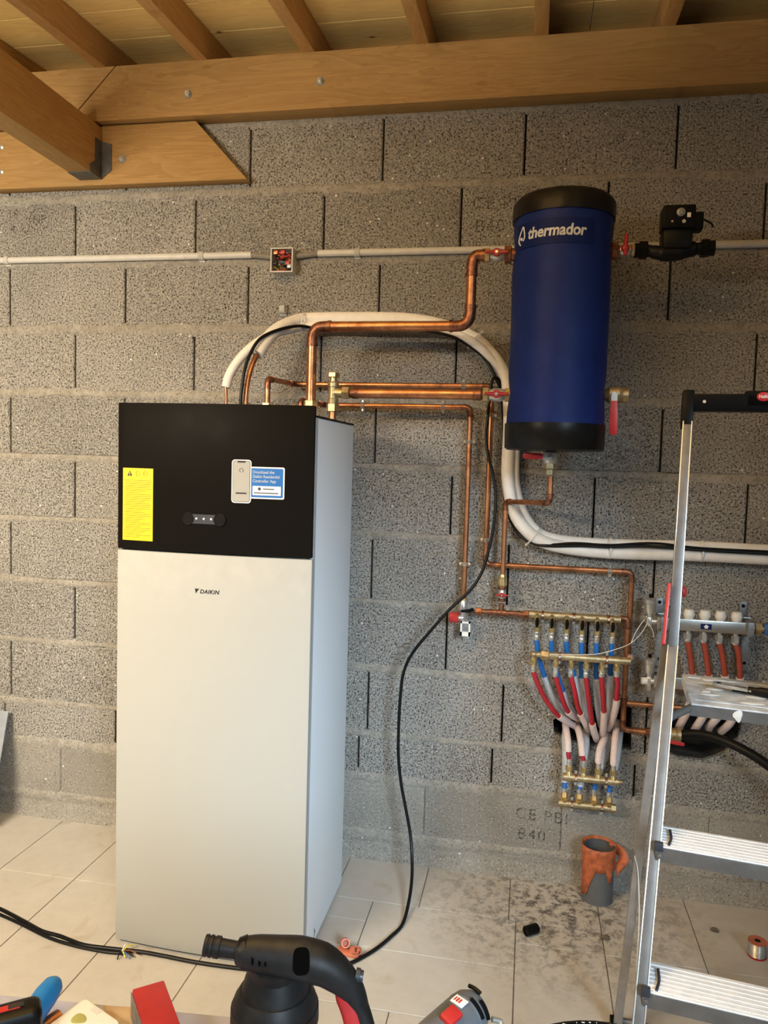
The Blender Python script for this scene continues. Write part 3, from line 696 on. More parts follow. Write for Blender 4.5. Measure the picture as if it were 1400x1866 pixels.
MB().cyl((TX, TY, 2.315), (TX, TY, 2.350), 0.022, 20, 0.003).build('top_plug', M['black_pl'], tank)
for zz in (1.75, 2.12): MB().box((TX, -0.0735, zz), (0.20, 0.143, 0.03)).build('wall_bracket', M['galv'], tank)
# name printed round the jacket
def wrap(q, a0, z0, off): a = a0 + q.x / TR; r = TR + off; return (TX + r * math.sin(a), TY - r * math.cos(a), z0 + q.z)
A0 = math.radians(-59); TZL = 2.168
m = MB(); n = 24
for i in range(n + 1):
    a = math.radians(-64 + 98 * i / n)
    for zz in (2.145, 2.218): m.v.append(V((TX + (TR + 0.0016) * math.sin(a), TY - (TR + 0.0016) * math.cos(a), zz)))
for i in range(n): m.f.append((2 * i, 2 * i + 2, 2 * i + 3, 2 * i + 1))
lp = m.build('name_patch', M['tank_patch'], tank)
nmt = text_mb('thermador', 0.0455, 0.0003, 0.0013, 0.12, spacing=0.98)
wid = max(q.x for q in nmt.v); sc = 0.178 / wid
bm = bmesh.new(); me = bpy.data.meshes.new('t'); me.from_pydata(nmt.v, [], nmt.f); bm.from_mesh(me)
for i in range(1, 40): bmesh.ops.bisect_plane(bm, geom=bm.verts[:] + bm.edges[:] + bm.faces[:], plane_co=(wid * i / 40, 0, 0), plane_no=(1, 0, 0))
bm.verts.index_update(); nmt = MB(); nmt.add([v.co.copy() for v in bm.verts], [tuple(v.index for v in f.verts) for f in bm.faces]); bm.free(); bpy.data.meshes.remove(me)
nmt.warp(lambda q: wrap(V((q.x * sc, q.y, q.z)), A0 + math.radians(15.5), TZL, 0.0026)).build('maker_name', M['print_white'], tank)
dl = [V((x, 0, z)) for x, z in ((0.010, -0.012), (0.002, -0.004), (0.0, 0.006), (0.006, 0.020), (0.015, 0.034), (0.020, 0.040), (0.023, 0.034), (0.027, 0.016), (0.026, 0.006), (0.021, -0.001))]
MB().tube([wrap(q, A0, TZL, 0.0024) for q in smooth(dl, 5)], 0.0020, 6).build('drop_logo', M['print_white'], tank)
MB().ball(wrap(V((0.013, 0, 0.006)), A0, TZL, 0.0015), 0.005, 12).build('drop_logo_dot', M['print_white'], tank)

# ================================================================== FITTINGS
def ball_valve(name, label, c, axis, r=0.019, L=0.062, handle='butterfly', hdir=(0, -1, 0), mats=('nickel', 'brass'), group=None):
    """valve body on an axis with hex ends and a red handle"""
    c = V(c); ax = V(axis).normalized(); hd = V(hdir).normalized()
    t = thing(name, label, 'valve', c, group)
    MB().lathe(c - ax * L * .34, ax, [(0, r * .8), (L * .12, r * .86), (L * .22, r), (L * .46, r), (L * .56, r * .86), (L * .68, r * .8)], 20).build('valve_body', M[mats[0]], t)
    for s_ in (-1, 1): MB().hexnut(c + ax * s_ * L * .30, c + ax * s_ * L * .52, r * 1.14).build('hex_end', M[mats[1]], t)
    MB().cyl(c + hd * r * .6, c + hd * r * 1.5, r * .42, 14).build('stem', M['nickel'], t)
    k = c + hd * r * 1.35
    if handle == 'butterfly':
        m = MB(); m.cyl(k, k + hd * 0.012, r * .62, 16, 0.002)
        sd = ax if handle == 'butterfly' else ax
        for s_ in (-1, 1):
            m.tube([k + hd * 0.006, k + hd * 0.009 + sd * s_ * r * 0.9, k + hd * 0.012 + sd * s_ * r * 1.75], [r * .36, r * .30, r * .22], 10)
        h = m.build('handle', M['red_paint'], t)
        MB().hexnut(k + hd * 0.0125, k + hd * 0.016, r * .26, 0.0005).build('handle_nut', M['nickel'], h)
    return t
def lever(parent, a, b, w, th, mat='red_pl'):
    """flat lever from a to b lying in the x-z plane"""
    a = V(a); b = V(b); d = (b - a).normalized(); s_ = d.cross(V((0, 1, 0))).normalized()
    m = MB(); pts = [a - s_ * w * .40, a + s_ * w * .40, a + (b - a) * .35 + s_ * w * .5, b - d * w * .3 + s_ * w * .5, b + s_ * w * .25, b - s_ * w * .25, b - d * w * .3 - s_ * w * .5, a + (b - a) * .35 - s_ * w * .5]
    m.prism([q + V((0, th / 2, 0)) for q in pts], (0, -th, 0)); return m.build('lever', M[mat], parent, bevel=0.0012)

def copper_run(name, label, pts, r, fr=None, sockets=True, group=None, mat='copper', ends=(True, True)):
    """soldered pipe: straight lengths as parts and elbow fittings at the corners"""
    pts = [V(p) for p in pts]; fr = fr or r * 2.6
    t = thing(name, label, 'pipe', pts[-1], group); n = len(pts)
    for i in range(n - 1):
        a, b = pts[i], pts[i + 1]; d = (b - a).normalized(); L = (b - a).length
        ra = min(fr, L * .45) if i > 0 else 0; rb = min(fr, L * .45) if i < n - 2 else 0
        MB().tube([a + d * ra, b - d * rb], r, 16).build('pipe_length', M[mat], t)
    for i in range(1, n - 1):
        a, b, c_ = pts[i - 1], pts[i], pts[i + 1]; d0 = (a - b).normalized(); d1 = (c_ - b).normalized()
        if d0.dot(d1) < -0.995: continue
        f0 = min(fr, (a - b).length * .45); f1 = min(fr, (c_ - b).length * .45)
        arc = [b + d0 * (f0 + r * 1.1)] + [ (b + d0 * f0) * (1 - k / 8) ** 2 + b * 2 * (k / 8) * (1 - k / 8) + (b + d1 * f1) * (k / 8) ** 2 for k in range(9)] + [b + d1 * (f1 + r * 1.1)]
        e = MB().tube(arc, r * 1.10, 16).build('elbow', M['copper_dark'], t)
        for q, dd in ((arc[0], d0), (arc[-1], d1)): MB().tube([q - dd * r * .35, q + dd * r * .25], r * 1.22, 16).build('solder_collar', M['copper_dark'], t)
    return t
def pipe_clip(c, axis, r, label, yw=0.0):
    c = V(c); ax = V(axis).normalized(); sd = ax.cross(V((0, 1, 0))).normalized()
    t = thing('pipe_clip', label, 'clip', c, 'metal pipe clips on the wall')
    ring = [c + (sd * math.cos(a * math.pi / 8) + V((0, 1, 0)) * math.sin(a * math.pi / 8)) * (r + 0.0015) for a in range(16)]
    m = MB(); 
    for dz in (-0.005, 0, 0.005): m.tube([q + ax * dz for q in ring], 0.0018, 5, close=True)
    m.build('ring', M['nickel'], t)
    for s_ in (-1, 1): MB().hexnut(c + sd * s_ * (r + 0.002) + V((0, -0.002, 0)), c + sd * s_ * (r + 0.011) + V((0, -0.002, 0)), 0.0055).build('ear', M['nickel'], t)
    MB().cyl(c + V((0, r, 0)), V((c.x, yw, c.z)), 0.0035, 8).build('stud', M['galv'], t)
    return t
YP = -0.29
# --- big upper pipe: cabinet -> tank top left
pu = [(1.332, -0.290, 1.652), (1.326, -0.290, 1.934), (1.850, -0.290, 1.934), (1.845, -0.290, 2.153), (1.893, -0.290, 2.152)]
pu = [V(p) for p in pu]; pu[1].x = pu[0].x; pu[2].z = pu[1].z; pu[3].x = pu[2].x; pu[4].z = pu[3].z; zt = pu[3].z
copper_run('copper_pipe', 'thick copper pipe stepping up from the cabinet to the top of the tank', pu, 0.0165, 0.042)
t = thing('pipe_union', 'brass union nut under the thick upper copper pipe on the cabinet', 'fitting', pu[0])
MB().hexnut(pu[0] + V((0, 0, 0.012)), pu[0] + V((0, 0, 0.040)), 0.0235).build('union_nut', M['brass_dull'], t); MB().cyl((pu[0].x, YP, 1.622), pu[0] + V((0, 0, 0.014)), 0.016, 18).build('union_tail', M['brass'], t)
ball_valve('ball_valve', 'nickel ball valve with red butterfly handle at the tank upper left', V((lerp(pu[4], (TX - TR, YP, zt), .42).x, YP, zt)), (1, 0, 0), 0.020, 0.074)
t = thing('tank_nipple', 'dark brass nut joining the upper left valve to the tank', 'fitting', (TX - TR - 0.012, YP, zt))
MB().hexnut((TX - TR - 0.026, YP, zt), (TX - TR - 0.004, YP, zt), 0.028).cyl((TX - TR - 0.006, YP, zt), (TX - TR + 0.02, YP, zt), 0.02).build('nut', M['copper_dark'], t)
# --- big lower pipe: brass tee on the cabinet -> tank lower left
zl = V((1.688, -0.290, 1.718)).z; tx_ = V((1.408, -0.290, 1.716)).x
t = thing('brass_tee', 'brass tee with cap standing on the cabinet beside the thick lower pipe', 'fitting', (tx_, YP, 1.622))
MB().cyl((tx_, YP, 1.622), (tx_, YP, zl - 0.055), 0.013, 16).build('riser', M['copper'], t)
MB().hexnut((tx_, YP, zl - 0.062), (tx_, YP, zl - 0.036), 0.0215).build('lower_nut', M['brass'], t)
MB().lathe((tx_, YP, zl - 0.038), (0, 0, 1), [(0, 0.017), (0.018, 0.0185), (0.020, 0.016), (0.056, 0.016), (0.058, 0.0185), (0.070, 0.0185), (0.074, 0.015)], 20).cyl((tx_, YP, zl), (tx_ + 0.036, YP, zl), 0.016, 18).build('tee_body', M['brass_dull'], t)
MB().cyl((tx_, YP, zl + 0.034), (tx_, YP, zl + 0.052), 0.012, 16).hexnut((tx_, YP, zl + 0.050), (tx_, YP, zl + 0.066), 0.021).build('cap_nut', M['brass'], t)
MB().hexnut((tx_ + 0.032, YP, zl), (tx_ + 0.056, YP, zl), 0.021).build('side_nut', M['brass_dull'], t)
pl0, pl1 = V((1.469, -0.290, 1.715)), V((1.899, -0.290, 1.720)); pl0.z = pl1.z = zl
t = thing('copper_pipe', 'thick horizontal copper pipe from the brass tee to the lower tank valve', 'pipe', (pl0 + pl1) / 2)
MB().tube([pl0 + V((0.02, 0, 0)), pl1 - V((0.012, 0, 0))], 0.0165, 20).build('pipe_length', M['copper'], t)
MB().lathe((tx_ + 0.055, YP, zl), (1, 0, 0), [(0, 0.012), (0.012, 0.0185), (0.03, 0.0185), (0.034, 0.016)], 18).build('socket', M['copper_dark'], t)
MB().lathe(pl1 - V((0.03, 0, 0)), (1, 0, 0), [(0, 0.0185), (0.024, 0.0185), (0.03, 0.014), (0.036, 0.0125)], 18).build('socket', M['copper_dark'], t)
ball_valve('ball_valve', 'brass ball valve with red butterfly handle at the tank lower left', (V((1.944, -0.290, 1.717)).x, YP, zl), (1, 0, 0), 0.021, 0.084, mats=('nickel', 'brass_dull'))
MB().cyl((TX - TR - 0.03, YP, zl), (TX - TR + 0.02, YP, zl), 0.018).build('tank_stub', M['brass_dull'], tank)
# --- right side of the tank: valve and circulation pump
zr = V((2.306, -0.290, 2.158)).z
t = ball_valve('ball_valve', 'small valve with upright red handle between tank and black pump', (V((2.311, -0.290, 2.158)).x, YP, zr), (1, 0, 0), 0.018, 0.062, mats=('nickel', 'brass_dull'), handle='none')
hx = V((2.311, -0.290, 2.158)).x
hd_ = MB().ball((hx, YP - 0.030, zr), 0.013, 14, (1, .7, 1)).tube([(hx, YP - 0.031, zr), (hx, YP - 0.033, zr + 0.022), (hx + 0.002, YP - 0.034, zr + 0.042)], [0.007, 0.006, 0.005], 10).tube([(hx, YP - 0.031, zr), (hx, YP - 0.033, zr - 0.022)], [0.007, 0.005], 10).build('handle', M['red_paint'], t)
MB().hexnut((TX + TR - 0.004, YP, zr), (TX + TR + 0.016, YP, zr), 0.026).cyl((TX + TR - 0.02, YP, zr), (TX + TR + 0.02, YP, zr), 0.018).build('tank_stub', M['copper_dark'], tank)
ppx = [2.340, 2.378, 2.420, 2.467, 2.507, 2.531, 2.554, 2.569]
pump = thing('circulation_pump', 'black circulation pump with a small round dial, right of the tank', 'pump', (ppx[3], YP, zr - 0.03))
MB().hexnut((ppx[0], YP, zr), (ppx[0] + 0.016, YP, zr), 0.022).hexnut((ppx[0] + 0.014, YP, zr), (ppx[1], YP, zr), 0.027).build('union_nut', M['black_pl'], pump)
MB().hexnut((ppx[5], YP, zr + 0.002), (ppx[6], YP, zr + 0.002), 0.027).cyl((ppx[6] - 0.002, YP, zr + 0.002), (ppx[7], YP, zr + 0.002), 0.0225, 18).build('union_nut', M['black_pl'], pump)
MB().tube(smooth([(ppx[1] - 0.004, YP, zr), (ppx[1] + 0.018, YP - 0.004, zr - 0.006), (ppx[2], YP - 0.008, zr - 0.012), (ppx[3], YP - 0.006, zr - 0.010), (ppx[4], YP - 0.002, zr), (ppx[5] + 0.004, YP, zr + 0.002)], 6), [0.018] * 6 + [0.020] * 6 + [0.024] * 8 + [0.022] * 6 + [0.018] * 5, 16).build('volute', M['black_rub'], pump)
pz = [2.272, 2.243, 2.208, 2.172]
MB().bevbox(((ppx[2] + ppx[4]) / 2 - 0.004, YP + 0.005, (pz[2] + pz[3]) / 2 - 0.004), (0.085, 0.085, pz[2] - pz[3] + 0.03), 0.012).build('motor_housing', M['black_rub'], pump)
hdz = V((V((2.458, -0.290, 2.240)).x, YP - 0.012, (pz[0] + pz[2]) / 2 + 0.002))
hb = MB().bevbox(hdz, (0.092, 0.075, pz[0] - pz[2] + 0.004), 0.006).build('control_head', M['black_pl'], pump)
fyh = hdz.y - 0.0385
MB().lathe((hdz.x + 0.003, fyh + 0.002, hdz.z + 0.010), (0, -1, 0), [(0, 0.013), (0.006, 0.012), (0.007, 0.007), (0.009, 0.006), (0.009, 0)], 22).build('dial', M['galv'], pump)
MB().lathe((hdz.x + 0.013, fyh + 0.002, hdz.z - 0.016), (0, -1, 0), [(0, 0.006), (0.004, 0.005), (0.0045, 0.0)], 16).build('screw', M['nickel'], pump)
MB().box((hdz.x - 0.020, fyh, hdz.z - 0.015), (0.005, 0.003, 0.005)).build('mark', M['nickel'], pump)
MB().box((hdz.x + 0.026, fyh, hdz.z + 0.002), (0.010, 0.003, 0.013)).build('white_label', M['print_white'], pump)
MB().bevbox((hdz.x + 0.057, hdz.y, hdz.z - 0.010), (0.028, 0.05, 0.052), 0.006).build('cable_gland', M['black_pl'], pump)
ac = hdz + V((0.068, 0, 0.004))
MB().tube(smooth([ac, (2.537, -0.290, 2.244), (2.558, -0.290, 2.231), (2.561, -0.290, 2.220)], 6), 0.003, 8).build('lead', M['black_rub'], pump)
MB().tube([(2.561, -0.290, 2.223), (2.549, -0.292, 2.212)], 0.001, 5).build('bare_wire', M['nickel'], pump)
# --- drain valve lower right and valve under the tank
zd = V((2.300, -0.290, 1.722)).z; xd = V((2.300, -0.290, 1.722)).x
t = thing('drain_valve', 'dull brass drain valve with hanging red lever at the tank lower right', 'valve', (xd, YP, zd))
MB().lathe((TX + TR - 0.006, YP, zd), (1, 0, 0), [(0, 0.015), (0.008, 0.020), (0.016, 0.026), (0.045, 0.027), (0.055, 0.021), (0.058, 0.0235), (0.072, 0.0235), (0.073, 0.019), (0.066, 0.018), (0.066, 0)], 22).build('valve_body', M['brass_dull'], t)
MB().cyl((xd - 0.001, YP - 0.02, zd), (xd - 0.001, YP - 0.034, zd), 0.009, 16, 0.001).build('stem', M['nickel'], t)
p0 = V((xd, YP - 0.032, zd - 0.014)); p1 = V((2.302, -0.320, 1.598))
MB().box(((p0.x), YP - 0.032, zd - 0.010), (0.018, 0.003, 0.026)).build('lever_root', M['nickel'], t)
lv = lever(t, (p0.x, p0.y, p0.z - 0.006), (p1.x, p0.y, p1.z), 0.0235, 0.005)
tb = V((2.117, -0.290, 1.528)); tb.x = V((2.117, -0.290, 1.528)).x
t = thing('bottom_valve', 'nickel valve with horizontal red lever under the tank', 'valve', tb)
MB().lathe((tb.x, YP, 1.552), (0, 0, -1), [(0, 0.016), (0.008, 0.020), (0.012, 0.024), (0.034, 0.024), (0.042, 0.020), (0.050, 0.018)], 20).build('valve_body', M['nickel'], t)
zb = V((2.117, -0.315, 1.527)).z
MB().cyl((tb.x, YP - 0.018, zb), (tb.x, YP - 0.033, zb), 0.0085, 16, 0.001).build('stem', M['galv'], t)
MB().box((tb.x - 0.012, YP - 0.031, zb), (0.032, 0.003, 0.018)).build('lever_root', M['nickel'], t)
lever(t, (tb.x - 0.022, YP - 0.031, zb), (V((2.033, -0.320, 1.530)).x, YP - 0.031, zb + 0.001), 0.0195, 0.005)
zn = V((2.122, -0.290, 1.493)).z
MB().hexnut((tb.x, YP, zn + 0.014), (tb.x, YP, zn - 0.004), 0.0215).hexnut((tb.x, YP, zn - 0.005), (tb.x, YP, zn - 0.024), 0.0175).build('brass_nuts', M['brass_dull'], t)

# ================================================================== SMALL COPPER PIPES
R1 = 0.0095
s1a = V((1.181, -0.290, 1.662)); s1 = [s1a, V((s1a.x, -0.29, V((1.183, -0.290, 1.763)).z)), (1.195, -0.050, 1.771), (1.915, -0.050, 1.769), (1.932, -0.050, 1.145), (2.413, -0.050, 1.138), (2.428, -0.050, 0.852), (2.413, -0.100, 0.860)]
s1 = [V(p) for p in s1]; s1[2].z = s1[3].z; s1[4].x = s1[3].x; s1[5].z = s1[4].z; s1[6].x = s1[5].x
copper_run('copper_pipe', 'slim copper pipe along the wall, turning down right of the tank valve', s1, R1, 0.022)
t = thing('pipe_union', 'brass compression nut on the cabinet at the slim pipe start', 'fitting', (s1a.x, -0.29, 1.622))
MB().cyl((s1a.x, -0.29, 1.622), (s1a.x, -0.29, s1a.z + 0.01), 0.011, 14).hexnut((s1a.x, -0.29, s1a.z - 0.004), (s1a.x, -0.29, s1a.z + 0.02), 0.02).build('nut', M['brass'], t)
s2 = [(1.283, -0.260, 1.666), (1.288, -0.260, 1.681), (1.310, -0.050, 1.699), (1.843, -0.050, 1.695), (1.854, -0.050, 1.016)]
s2 = [V(p) for p in s2]; s2[1].z = s2[2].z = s2[3].z; s2[0].x = s2[1].x; s2[0].z = 1.624; s2[4].x = s2[3].x
copper_run('copper_pipe', 'slim copper pipe under the thick one, dropping to the safety group', s2, R1, 0.022)
t = thing('relief_valve', 'pinkish red relief valve cap with brass dome on top of the cabinet', 'valve', (1.301, -0.360, 1.671))
c_ = V((1.297, -0.360, 1.677)); c_.z = 1.648
MB().lathe(c_ + V((-0.03, 0, 0)), (1, 0, 0.05), [(0, 0.012), (0.004, 0.017), (0.02, 0.018), (0.026, 0.013), (0.05, 0.012), (0.055, 0.008)], 20).build('red_cap', M['red_pl'], t)
MB().ball(c_ + V((-0.008, 0.03, 0.012)), 0.02, 16, (1, 1, .9)).cyl((c_.x, c_.y + 0.012, 1.622), (c_.x, c_.y + 0.012, 1.65), 0.012).build('brass_dome', M['brass_dull'], t)
s3 = [V(p) for p in ((2.122, -0.290, 1.466), (2.124, -0.290, 1.381), (1.978, -0.075, 1.371), (1.974, -0.075, 1.106))]; s3[1].x = s3[0].x; s3[3].x = s3[2].x
copper_run('copper_pipe', 'slim copper pipe from the tank bottom valve across the white insulation', s3, R1 * .92, 0.020)
xs3 = s3[3].x; ysg = -0.075
z_ = [1.117, 1.105, 1.096, 1.078, 1.071, 1.047, 1.024, 1.013, 0.986]
t = thing('check_valve', 'small brass check valve above the red butterfly valve', 'valve', (xs3, ysg, z_[4]))
MB().lathe((xs3, ysg, z_[0]), (0, 0, -1), [(0, 0.010), (0.006, 0.0125), (z_[0] - z_[1], 0.0125), (z_[0] - z_[1] + 0.002, 0.016), (z_[0] - z_[3], 0.0165), (z_[0] - z_[3] + 0.004, 0.012), (z_[0] - z_[4], 0.012)], 20).build('valve_body', M['brass'], t)
ball_valve('ball_valve', 'little brass valve with red butterfly handle below the check valve', (xs3, ysg, z_[5]), (0, 0, 1), 0.0125, 0.05, mats=('nickel', 'copper_dark'))
# red handle turned across the pipe
bvh = [o for o in bpy.data.objects if o.name.startswith('handle') and o.parent and o.parent.get('label', '').startswith('little brass')][0]
bvh.rotation_euler = (0, math.radians(90), 0)
# --- tee line feeding the upper manifold
m0, m1 = V((1.887, -0.075, 0.984)), V((2.069, -0.075, 0.978)); zc = (m0.z + m1.z) / 2
m0.z = m1.z = zc
t = thing('feed_pipe', 'short brown brass feed pipe with tee entering the upper brass manifold', 'pipe', (m0 + m1) / 2)
MB().tube([m0, m1], 0.0092, 16).build('pipe_length', M['copper_dark'], t)
for f0, f1, rr in ((0.0, 0.13, 0.0135), (0.27, 0.34, 0.0108), (0.44, 0.58, 0.012), (0.68, 0.72, 0.0112), (0.80, 0.86, 0.0112), (0.90, 1.02, 0.0135)):
    (MB().hexnut if rr > 0.013 else MB().cyl)(lerp(m0, m1, f0), lerp(m0, m1, f1), rr).build('collar', M['copper_dark'], t)
MB().cyl((xs3, ysg, z_[7]), (xs3, ysg, zc), 0.0095, 14).build('riser', M['copper_dark'], t)
# --- safety group with red knob and white tag
sg = V((1.854, -0.060, 0.987)); sx = s2[4].x
t = thing('safety_group', 'chrome safety group with red knob, black lever and white tag', 'valve', (sx, -0.06, sg.z))
MB().hexnut((sx, -0.05, s2[4].z + 0.004), (sx, -0.05, s2[4].z - 0.014), 0.0145).build('top_nut', M['brass_dull'], t)
zb_ = [1.010, 0.979, 0.961, 0.939]
MB().lathe((sx, -0.06, zb_[0] + 0.004), (0, 0, -1), [(0, 0.011), (0.008, 0.0145), (0.03, 0.0155), (0.05, 0.0125), (0.062, 0.011), (0.075, 0.009)], 18).build('body', M['nickel'], t)
kl = V((1.796, -0.070, 0.951)); kr = V((1.829, -0.070, 0.953)); zk = (kl.z + kr.z) / 2
MB().lathe((kl.x, -0.07, zk), (1, 0, 0), [(0, 0.0165), (0.003, 0.0185), (kr.x - kl.x - 0.002, 0.0185), (kr.x - kl.x, 0.0165)], 10).build('red_knob', M['red_pl'], t)
MB().cyl((kr.x - 0.002, -0.07, zk), (sx, -0.065, zk), 0.0095, 16).build('side_outlet', M['nickel'], t)
MB().tube([(sx - 0.006, -0.08, V((1.849, -0.080, 0.978)).z), (1.868, -0.085, 0.982), (1.881, -0.087, 0.989)], [0.004, 0.0065, 0.0065], 10).build('black_lever', M['black_pl'], t)
MB().cyl((sx, -0.062, zb_[3] + 0.006), (sx, -0.062, zb_[3] - 0.006), 0.006, 10).build('outlet', M['nickel'], t)
tg = V((1.854, -0.066, 0.913)); tw_, th_ = 0.035, 0.052
tgp = MB(); 
for dx, dz, sx_, sz_ in ((-tw_ / 2 + .003, 0, .006, th_), (tw_ / 2 - .003, 0, .006, th_), (0, th_ / 2 - .003, tw_, .006), (0, -th_ / 2 + .008, tw_, .016)): tgp.box((tg.x + dx, tg.y, tg.z + dz), (sx_, 0.010, sz_))
tgp.build('white_tag', M['white_pl'], t); MB().box((tg.x, tg.y + 0.002, tg.z + 0.004), (0.024, 0.003, 0.032)).build('tag_window', M['galv'], t)
# --- clips
for p, ax, lab in (((1.816, -0.050, 1.769), (1, 0, 0), 'zinc pipe clip on the slim pipe above the thick lower pipe'), ((1.457, -0.050, 1.697), (1, 0, 0), 'left zinc clip on the pipe right of the cabinet corner'),
                   ((1.747, -0.050, 1.696), (1, 0, 0), 'zinc clip on the pipe just left of its downward bend'), ((1.846, -0.050, 1.575), (0, 0, 1), 'zinc clip on the dropping pipe left of the tank'),
                   ((1.850, -0.050, 1.142), (0, 0, 1), 'zinc clip on the dropping pipe above the safety group'), ((1.919, -0.050, 1.668), (0, 0, 1), 'zinc clip just below the tank lower left valve'),
                   ((1.928, -0.050, 1.232), (0, 0, 1), 'zinc clip on the pipe beside the long black cable'), ((2.340, -0.050, 1.140), (1, 0, 0), 'zinc clip on the horizontal pipe below the white insulation')):
    p = V(p); pipes = (s1, s2); best = None
    for run in pipes:
        for a, b in zip(run, run[1:]):
            d = b - a; tt = max(0, min(1, (p - a).dot(d) / d.length_squared)); q = a + d * tt
            if best is None or (q - p).length < (best - p).length: best = q
    pipe_clip(best, ax, R1, lab)
# --- right hand copper: down pipe, tee, elbow, connection to the black pipe
d1 = [V(p) for p in ((2.381, -0.065, 0.986), (2.406, -0.065, 0.984), (2.414, -0.065, 0.600), (2.517, -0.065, 0.595))]; d1[1].z = d1[0].z; d1[2].x = d1[1].x; d1[3].z = d1[2].z
copper_run('copper_pipe', 'copper down pipe at the right end of the upper brass manifold', d1, R1, 0.022)
bt = V((2.411, -0.065, 0.694)); bt.x = d1[1].x
t = thing('copper_branch', 'short copper branch pipe from the down pipe, running behind the ladder', 'pipe', bt)
MB().cyl(bt + V((0, 0, 0.018)), bt - V((0, 0, 0.018)), 0.0118, 16).build('tee', M['copper_dark'], t); MB().tube([bt, ((2.607, -0.065, 0.691)[0], -0.065, bt.z)], R1 * .9, 14).build('pipe_length', M['copper'], t)
zf = d1[3].z; fx = [2.463, 2.481, 2.499, 2.516, 2.563, 2.594]
t = thing('hose_coupling', 'brass coupling joining the copper elbow to the thick black pipe', 'fitting', (fx[4], -0.065, zf))
MB().hexnut((fx[1], -0.065, zf), (fx[2], -0.065, zf), 0.015).cyl((fx[2], -0.065, zf), (fx[4], -0.065, zf), 0.014).build('nipple', M['copper_dark'], t)
MB().lathe((fx[3], -0.065, zf), (1, 0, 0), [(0, 0.018), (0.004, 0.022), (fx[5] - fx[3] - 0.016, 0.022), (fx[5] - fx[3] - 0.012, 0.0265), (fx[5] - fx[3], 0.0265), (fx[5] - fx[3], 0.016)], 22).build('coupling_nut', M['brass_dull'], t)
lever(t, V((2.558, -0.095, 0.583)), V((2.604, -0.095, 0.578)), 0.012, 0.005)
bpth = smooth([(fx[5] - 0.01, -0.065, zf), (2.654, -0.075, 0.611), (2.726, -0.100, 0.605), (2.794, -0.140, 0.586), (2.848, -0.170, 0.559), (2.903, -0.200, 0.525), (2.999, -0.220, 0.412), (3.072, -0.220, 0.245)], 8)
tag(MB().tube(bpth, 0.0155, 16).build('black_water_pipe', M['black_rub']), 'thick glossy black water pipe curving down behind the ladder', 'pipe')

# ================================================================== INSULATED REFRIGERANT PIPES AND CABLES
def insulated(name, label, foam, cop, r, rc):
    t = thing(name, label, 'pipe', V(foam[0]))
    MB().tube(smooth(foam, 8), r, 18).build('foam_sleeve', M['insul'], t)
    MB().tube(smooth(cop, 6), rc, 12).build('copper_core', M['copper'], t)
insulated('insulated_pipe', 'thicker white insulated pipe arching over the cabinet and behind the tank',
    [(1.135, -0.270, 1.845), (1.153, -0.240, 1.894), (1.178, -0.190, 1.943), (1.216, -0.120, 1.982), (1.264, -0.085, 1.997), (1.468, -0.065, 2.002), (1.631, -0.060, 1.996), (1.752, -0.060, 1.971), (1.849, -0.060, 1.931), (1.913, -0.060, 1.873), (1.955, -0.060, 1.809), (1.975, -0.060, 1.729), (1.981, -0.060, 1.625), (1.980, -0.060, 1.515), (1.982, -0.060, 1.454), (1.992, -0.060, 1.391), (2.010, -0.060, 1.333), (2.042, -0.060, 1.284), (2.092, -0.060, 1.245), (2.167, -0.060, 1.222), (2.333, -0.055, 1.210), (2.617, -0.055, 1.216), (2.839, -0.055, 1.216), (3.038, -0.055, 1.218)],
    [(1.111, -0.310, 1.659), (1.113, -0.305, 1.733), (1.122, -0.290, 1.799), (1.135, -0.265, 1.850)], 0.0225, 0.0085)
insulated('insulated_pipe', 'thinner white insulated pipe ending at the left above the cabinet',
    [(1.041, -0.310, 1.730), (1.052, -0.305, 1.774), (1.081, -0.295, 1.825), (1.121, -0.270, 1.875), (1.163, -0.210, 1.921), (1.209, -0.140, 1.951), (1.269, -0.100, 1.970), (1.473, -0.085, 1.975), (1.636, -0.085, 1.971), (1.761, -0.085, 1.950), (1.853, -0.085, 1.910), (1.918, -0.070, 1.853), (1.965, -0.060, 1.794), (1.992, -0.050, 1.724), (2.005, -0.050, 1.626), (2.004, -0.045, 1.516), (2.006, -0.045, 1.455), (2.016, -0.045, 1.398), (2.038, -0.045, 1.337), (2.072, -0.045, 1.288), (2.114, -0.045, 1.258), (2.186, -0.045, 1.244), (2.333, -0.045, 1.240), (2.617, -0.045, 1.246), (2.840, -0.045, 1.244), (3.040, -0.045, 1.245)],
    [(1.043, -0.310, 1.658), (1.043, -0.310, 1.695), (1.041, -0.310, 1.734)], 0.0155, 0.0045)
k1 = smooth([(1.101, -0.330, 1.658), (1.104, -0.330, 1.712), (1.112, -0.325, 1.785), (1.125, -0.310, 1.841), (1.149, -0.280, 1.897), (1.192, -0.220, 1.936), (1.242, -0.150, 1.961), (1.289, -0.105, 1.963), (1.478, -0.105, 1.958), (1.653, -0.105, 1.954), (1.767, -0.100, 1.934), (1.839, -0.085, 1.899), (1.890, -0.075, 1.858), (1.929, -0.080, 1.792), (1.948, -0.060, 1.742), (1.960, -0.035, 1.626), (1.963, -0.030, 1.492), (1.973, -0.035, 1.386), (1.995, -0.035, 1.309), (2.031, -0.045, 1.254), (2.083, -0.070, 1.228), (2.139, -0.085, 1.225), (2.239, -0.085, 1.231), (2.333, -0.085, 1.232), (2.453, -0.085, 1.240), (2.618, -0.085, 1.236), (2.830, -0.085, 1.234), (3.026, -0.085, 1.235)], 7)
tag(MB().tube(k1, 0.0055, 10).build('black_cable', M['black_rub']), 'black cable strapped along the white insulated pipes', 'cable')
